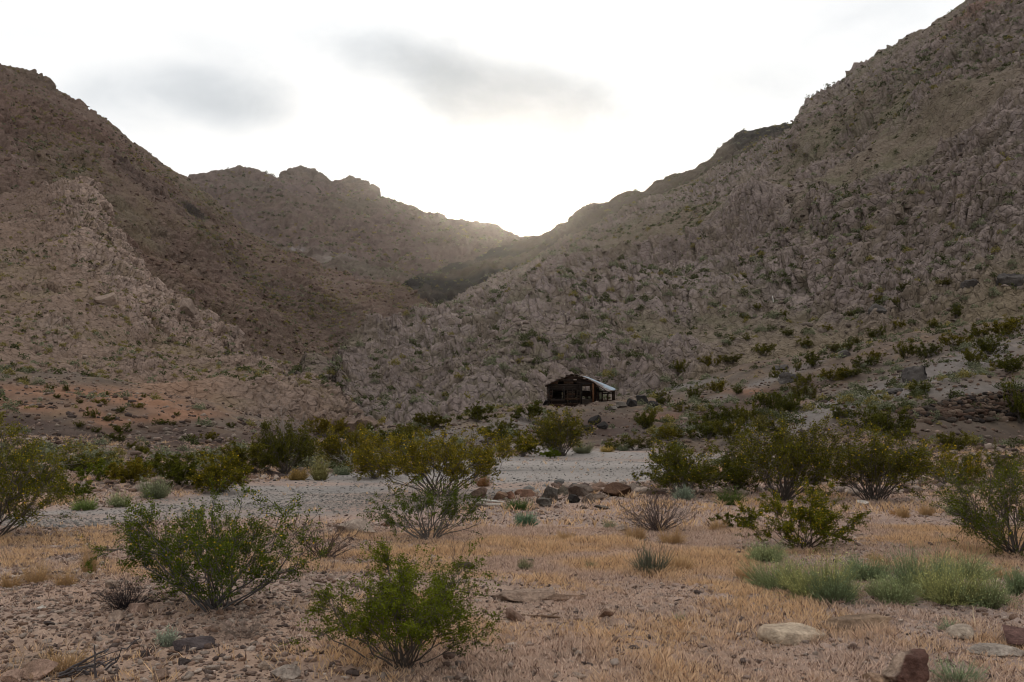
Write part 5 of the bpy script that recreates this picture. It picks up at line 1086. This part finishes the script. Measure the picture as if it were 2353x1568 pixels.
def drygrass(n, d0_, d1_, hmin, hmax, bw, nb_, label):
    x, d = area_points(n, d0_, d1_); P = np.stack([x, d, 0 * x], -1); z, rd, st, _, _ = zground(x, d, True)
    g = sstep(-.6, .1, fbm(P, 1.6, 4, 880) + .25 * sstep(-1.5, 1.5, x)) ; leftbare = 1 - .88 * sstep(-.6, -2.0, x) * (1 - sstep(9.5, 12, d))
    kp = rng.random(n) < (g * .92 + .06) * (1 - rd * .97) * leftbare * (1 - .45 * st); x, d, z = x[kp], d[kp], z[kp]; m = len(x)
    gold_ = sstep(-.15, .35, fbm(np.stack([x, d, 0 * x], -1), 1.1, 3, 881))
    N = m * nb_; px = np.repeat(x, nb_) + rng.normal(0, .022, N); py = np.repeat(d, nb_) + rng.normal(0, .022, N); pz = np.repeat(z, nb_); H = np.repeat(rng.uniform(hmin, hmax, m) * (.7 + .6 * gold_), nb_) * rng.uniform(.5, 1.1, N)
    a = rng.uniform(0, 6.28, N); H = H * (.35 + .95 * np.repeat(np.clip(fbm(np.stack([x, d, 0 * x], -1), .45, 3, 883) + .55, 0, 1.3), nb_)); le = rng.uniform(.1, 1.4, N) * H; b = rng.uniform(0, 6.28, N); W = bw * rng.uniform(.6, 1.4, N)
    B1 = np.stack([px - np.cos(b) * W, py - np.sin(b) * W, pz], -1); B2 = np.stack([px + np.cos(b) * W, py + np.sin(b) * W, pz], -1); T = np.stack([px + np.cos(a) * le, py + np.sin(a) * le, pz + H], -1)
    M1 = B1 * .45 + T * .55 - np.stack([np.cos(b) * W * .9, np.sin(b) * W * .9, 0 * W], -1); M2 = B2 * .45 + T * .55 + np.stack([np.cos(b) * W * .9, np.sin(b) * W * .9, 0 * W], -1)
    V = np.stack([B1, B2, M2, T, M1], 1).reshape(-1, 3); ids = np.arange(N) * 5
    F4 = np.stack([ids, ids + 1, ids + 2, ids + 4], 1); F3 = np.stack([ids + 4, ids + 2, ids + 3], 1)
    c = mixc(lin(200, 174, 156), lin(212, 178, 140), np.repeat(gold_, nb_)); c = mixc(c, lin(112, 88, 76) + 0 * c, (rng.random(N) < .11).astype(float)) * rng.uniform(.75, 1.2, (N, 1))
    o = mk('dry_grass', V, [F4, F3], M_grass, np.repeat(c, 5, 0)); tag(o, label, 'grass', None, 'stuff')
drygrass(125000, 5.0, 15, .02, .075, .0024, 6, 'short dry tan grass with seed heads covering the near ground')
drygrass(42000, 15, 46, .05, .13, .006, 5, 'dry tan grass beyond the near ground')

# loose blocks lying on the rocky slopes
def talus(key, n, smin, smax, k1, k2, nvr, seed, label):
    r = np.random.default_rng(seed); Gd = hills[key][1][:nvr]; A = Gd[:-1, :-1]; ar = np.linalg.norm(np.cross(Gd[:-1, 1:] - A, Gd[1:, :-1] - A), axis=-1); px, py = unproj(A)
    w_ = ar * (px > -250) * (px < 2600) * (py > -150) * sstep(-.5, .3, fbm(A, 14, 3, seed)); w_ = w_.ravel(); idx = r.choice(len(w_), n, p=w_ / w_.sum()); P = A.reshape(-1, 3)[idx]; S = smin + (smax - smin) * r.uniform(0, 1, n) ** 3
    Vs = []; Fs = []; Cs = []; nn_ = 0
    for q in range(10):
        sel = np.arange(n) % 10 == q; k = sel.sum(); V, Fc = rockshape(800 + q + seed, 2, 10); a = r.uniform(0, 6.28, k); ca, sa = np.cos(a), np.sin(a)
        R = np.stack([np.stack([ca, -sa, 0 * a], -1), np.stack([sa, ca, 0 * a], -1), np.stack([0 * a, 0 * a, 1 + 0 * a], -1)], 1)
        sc3 = np.stack([S[sel] * r.uniform(.8, 1.5, k), S[sel] * r.uniform(.7, 1.1, k), S[sel] * r.uniform(.45, .9, k)], -1) * .5
        VV = np.einsum('nij,nmj->nmi', R, V[None] * sc3[:, None]) + (P[sel] + np.array([0, 0, .05]))[:, None]
        Vs.append(VV.reshape(-1, 3)); Fs.append((Fc[None] + (np.arange(k) * len(V))[:, None, None]).reshape(-1, 3) + nn_); nn_ += k * len(V)
        c = mixc(lin(*k1), lin(*k2), r.uniform(0, 1, k)) * r.uniform(.65, 1.0, (k, 1)); Cs.append(np.repeat(c, len(V), 0))
    o = mk('talus', np.concatenate(Vs), np.concatenate(Fs), M_stone, np.concatenate(Cs)); tag(o, label, 'scree', None, 'stuff')
talus('hillside_right', 7000, .4, 1.3, (142, 128, 118), (112, 99, 90), 558, 3, 'loose grey blocks over the right hillside')
talus('spur_of_pale_rock', 2500, .25, .75, (156, 138, 126), (126, 110, 100), 458, 4, 'loose pale blocks over the left spur')
talus('mountain_of_brown_rock', 4000, .7, 2.2, (120, 98, 86), (96, 78, 70), 478, 5, 'loose brown blocks over the left mountain')

ordinals(12)
for o in sc.collection.objects:
    if o.parent is None and 'category' in o and 'kind' not in o: o['kind'] = 'thing'

# ------------------------------------------------------------------ haze
zt = max(float(hv[1][..., 2].max()) for hv in hills.values()) + 6; zb = float(G[..., 2].min()) - 1
V, Fc = boxv(-4200, 4200, -120, 2300, min(zb, -9), zt)
hm = bpy.data.materials.new('haze'); hm.use_nodes = True; t = hm.node_tree; t.nodes.clear()
vo = t.nodes.new('ShaderNodeVolumePrincipled'); vo.inputs['Color'].default_value = (1.0, .985, .96, 1); vo.inputs['Density'].default_value = .000042; vo.inputs['Anisotropy'].default_value = .92
mo = t.nodes.new('ShaderNodeOutputMaterial'); t.links.new(vo.outputs[0], mo.inputs['Volume'])
hz = mk('haze', V, Fc, hm); hz['kind'] = 'stuff'; hz['label'] = 'thin warm haze hanging in the air of the valley'
print('haze top', zt, 'bottom', zb)
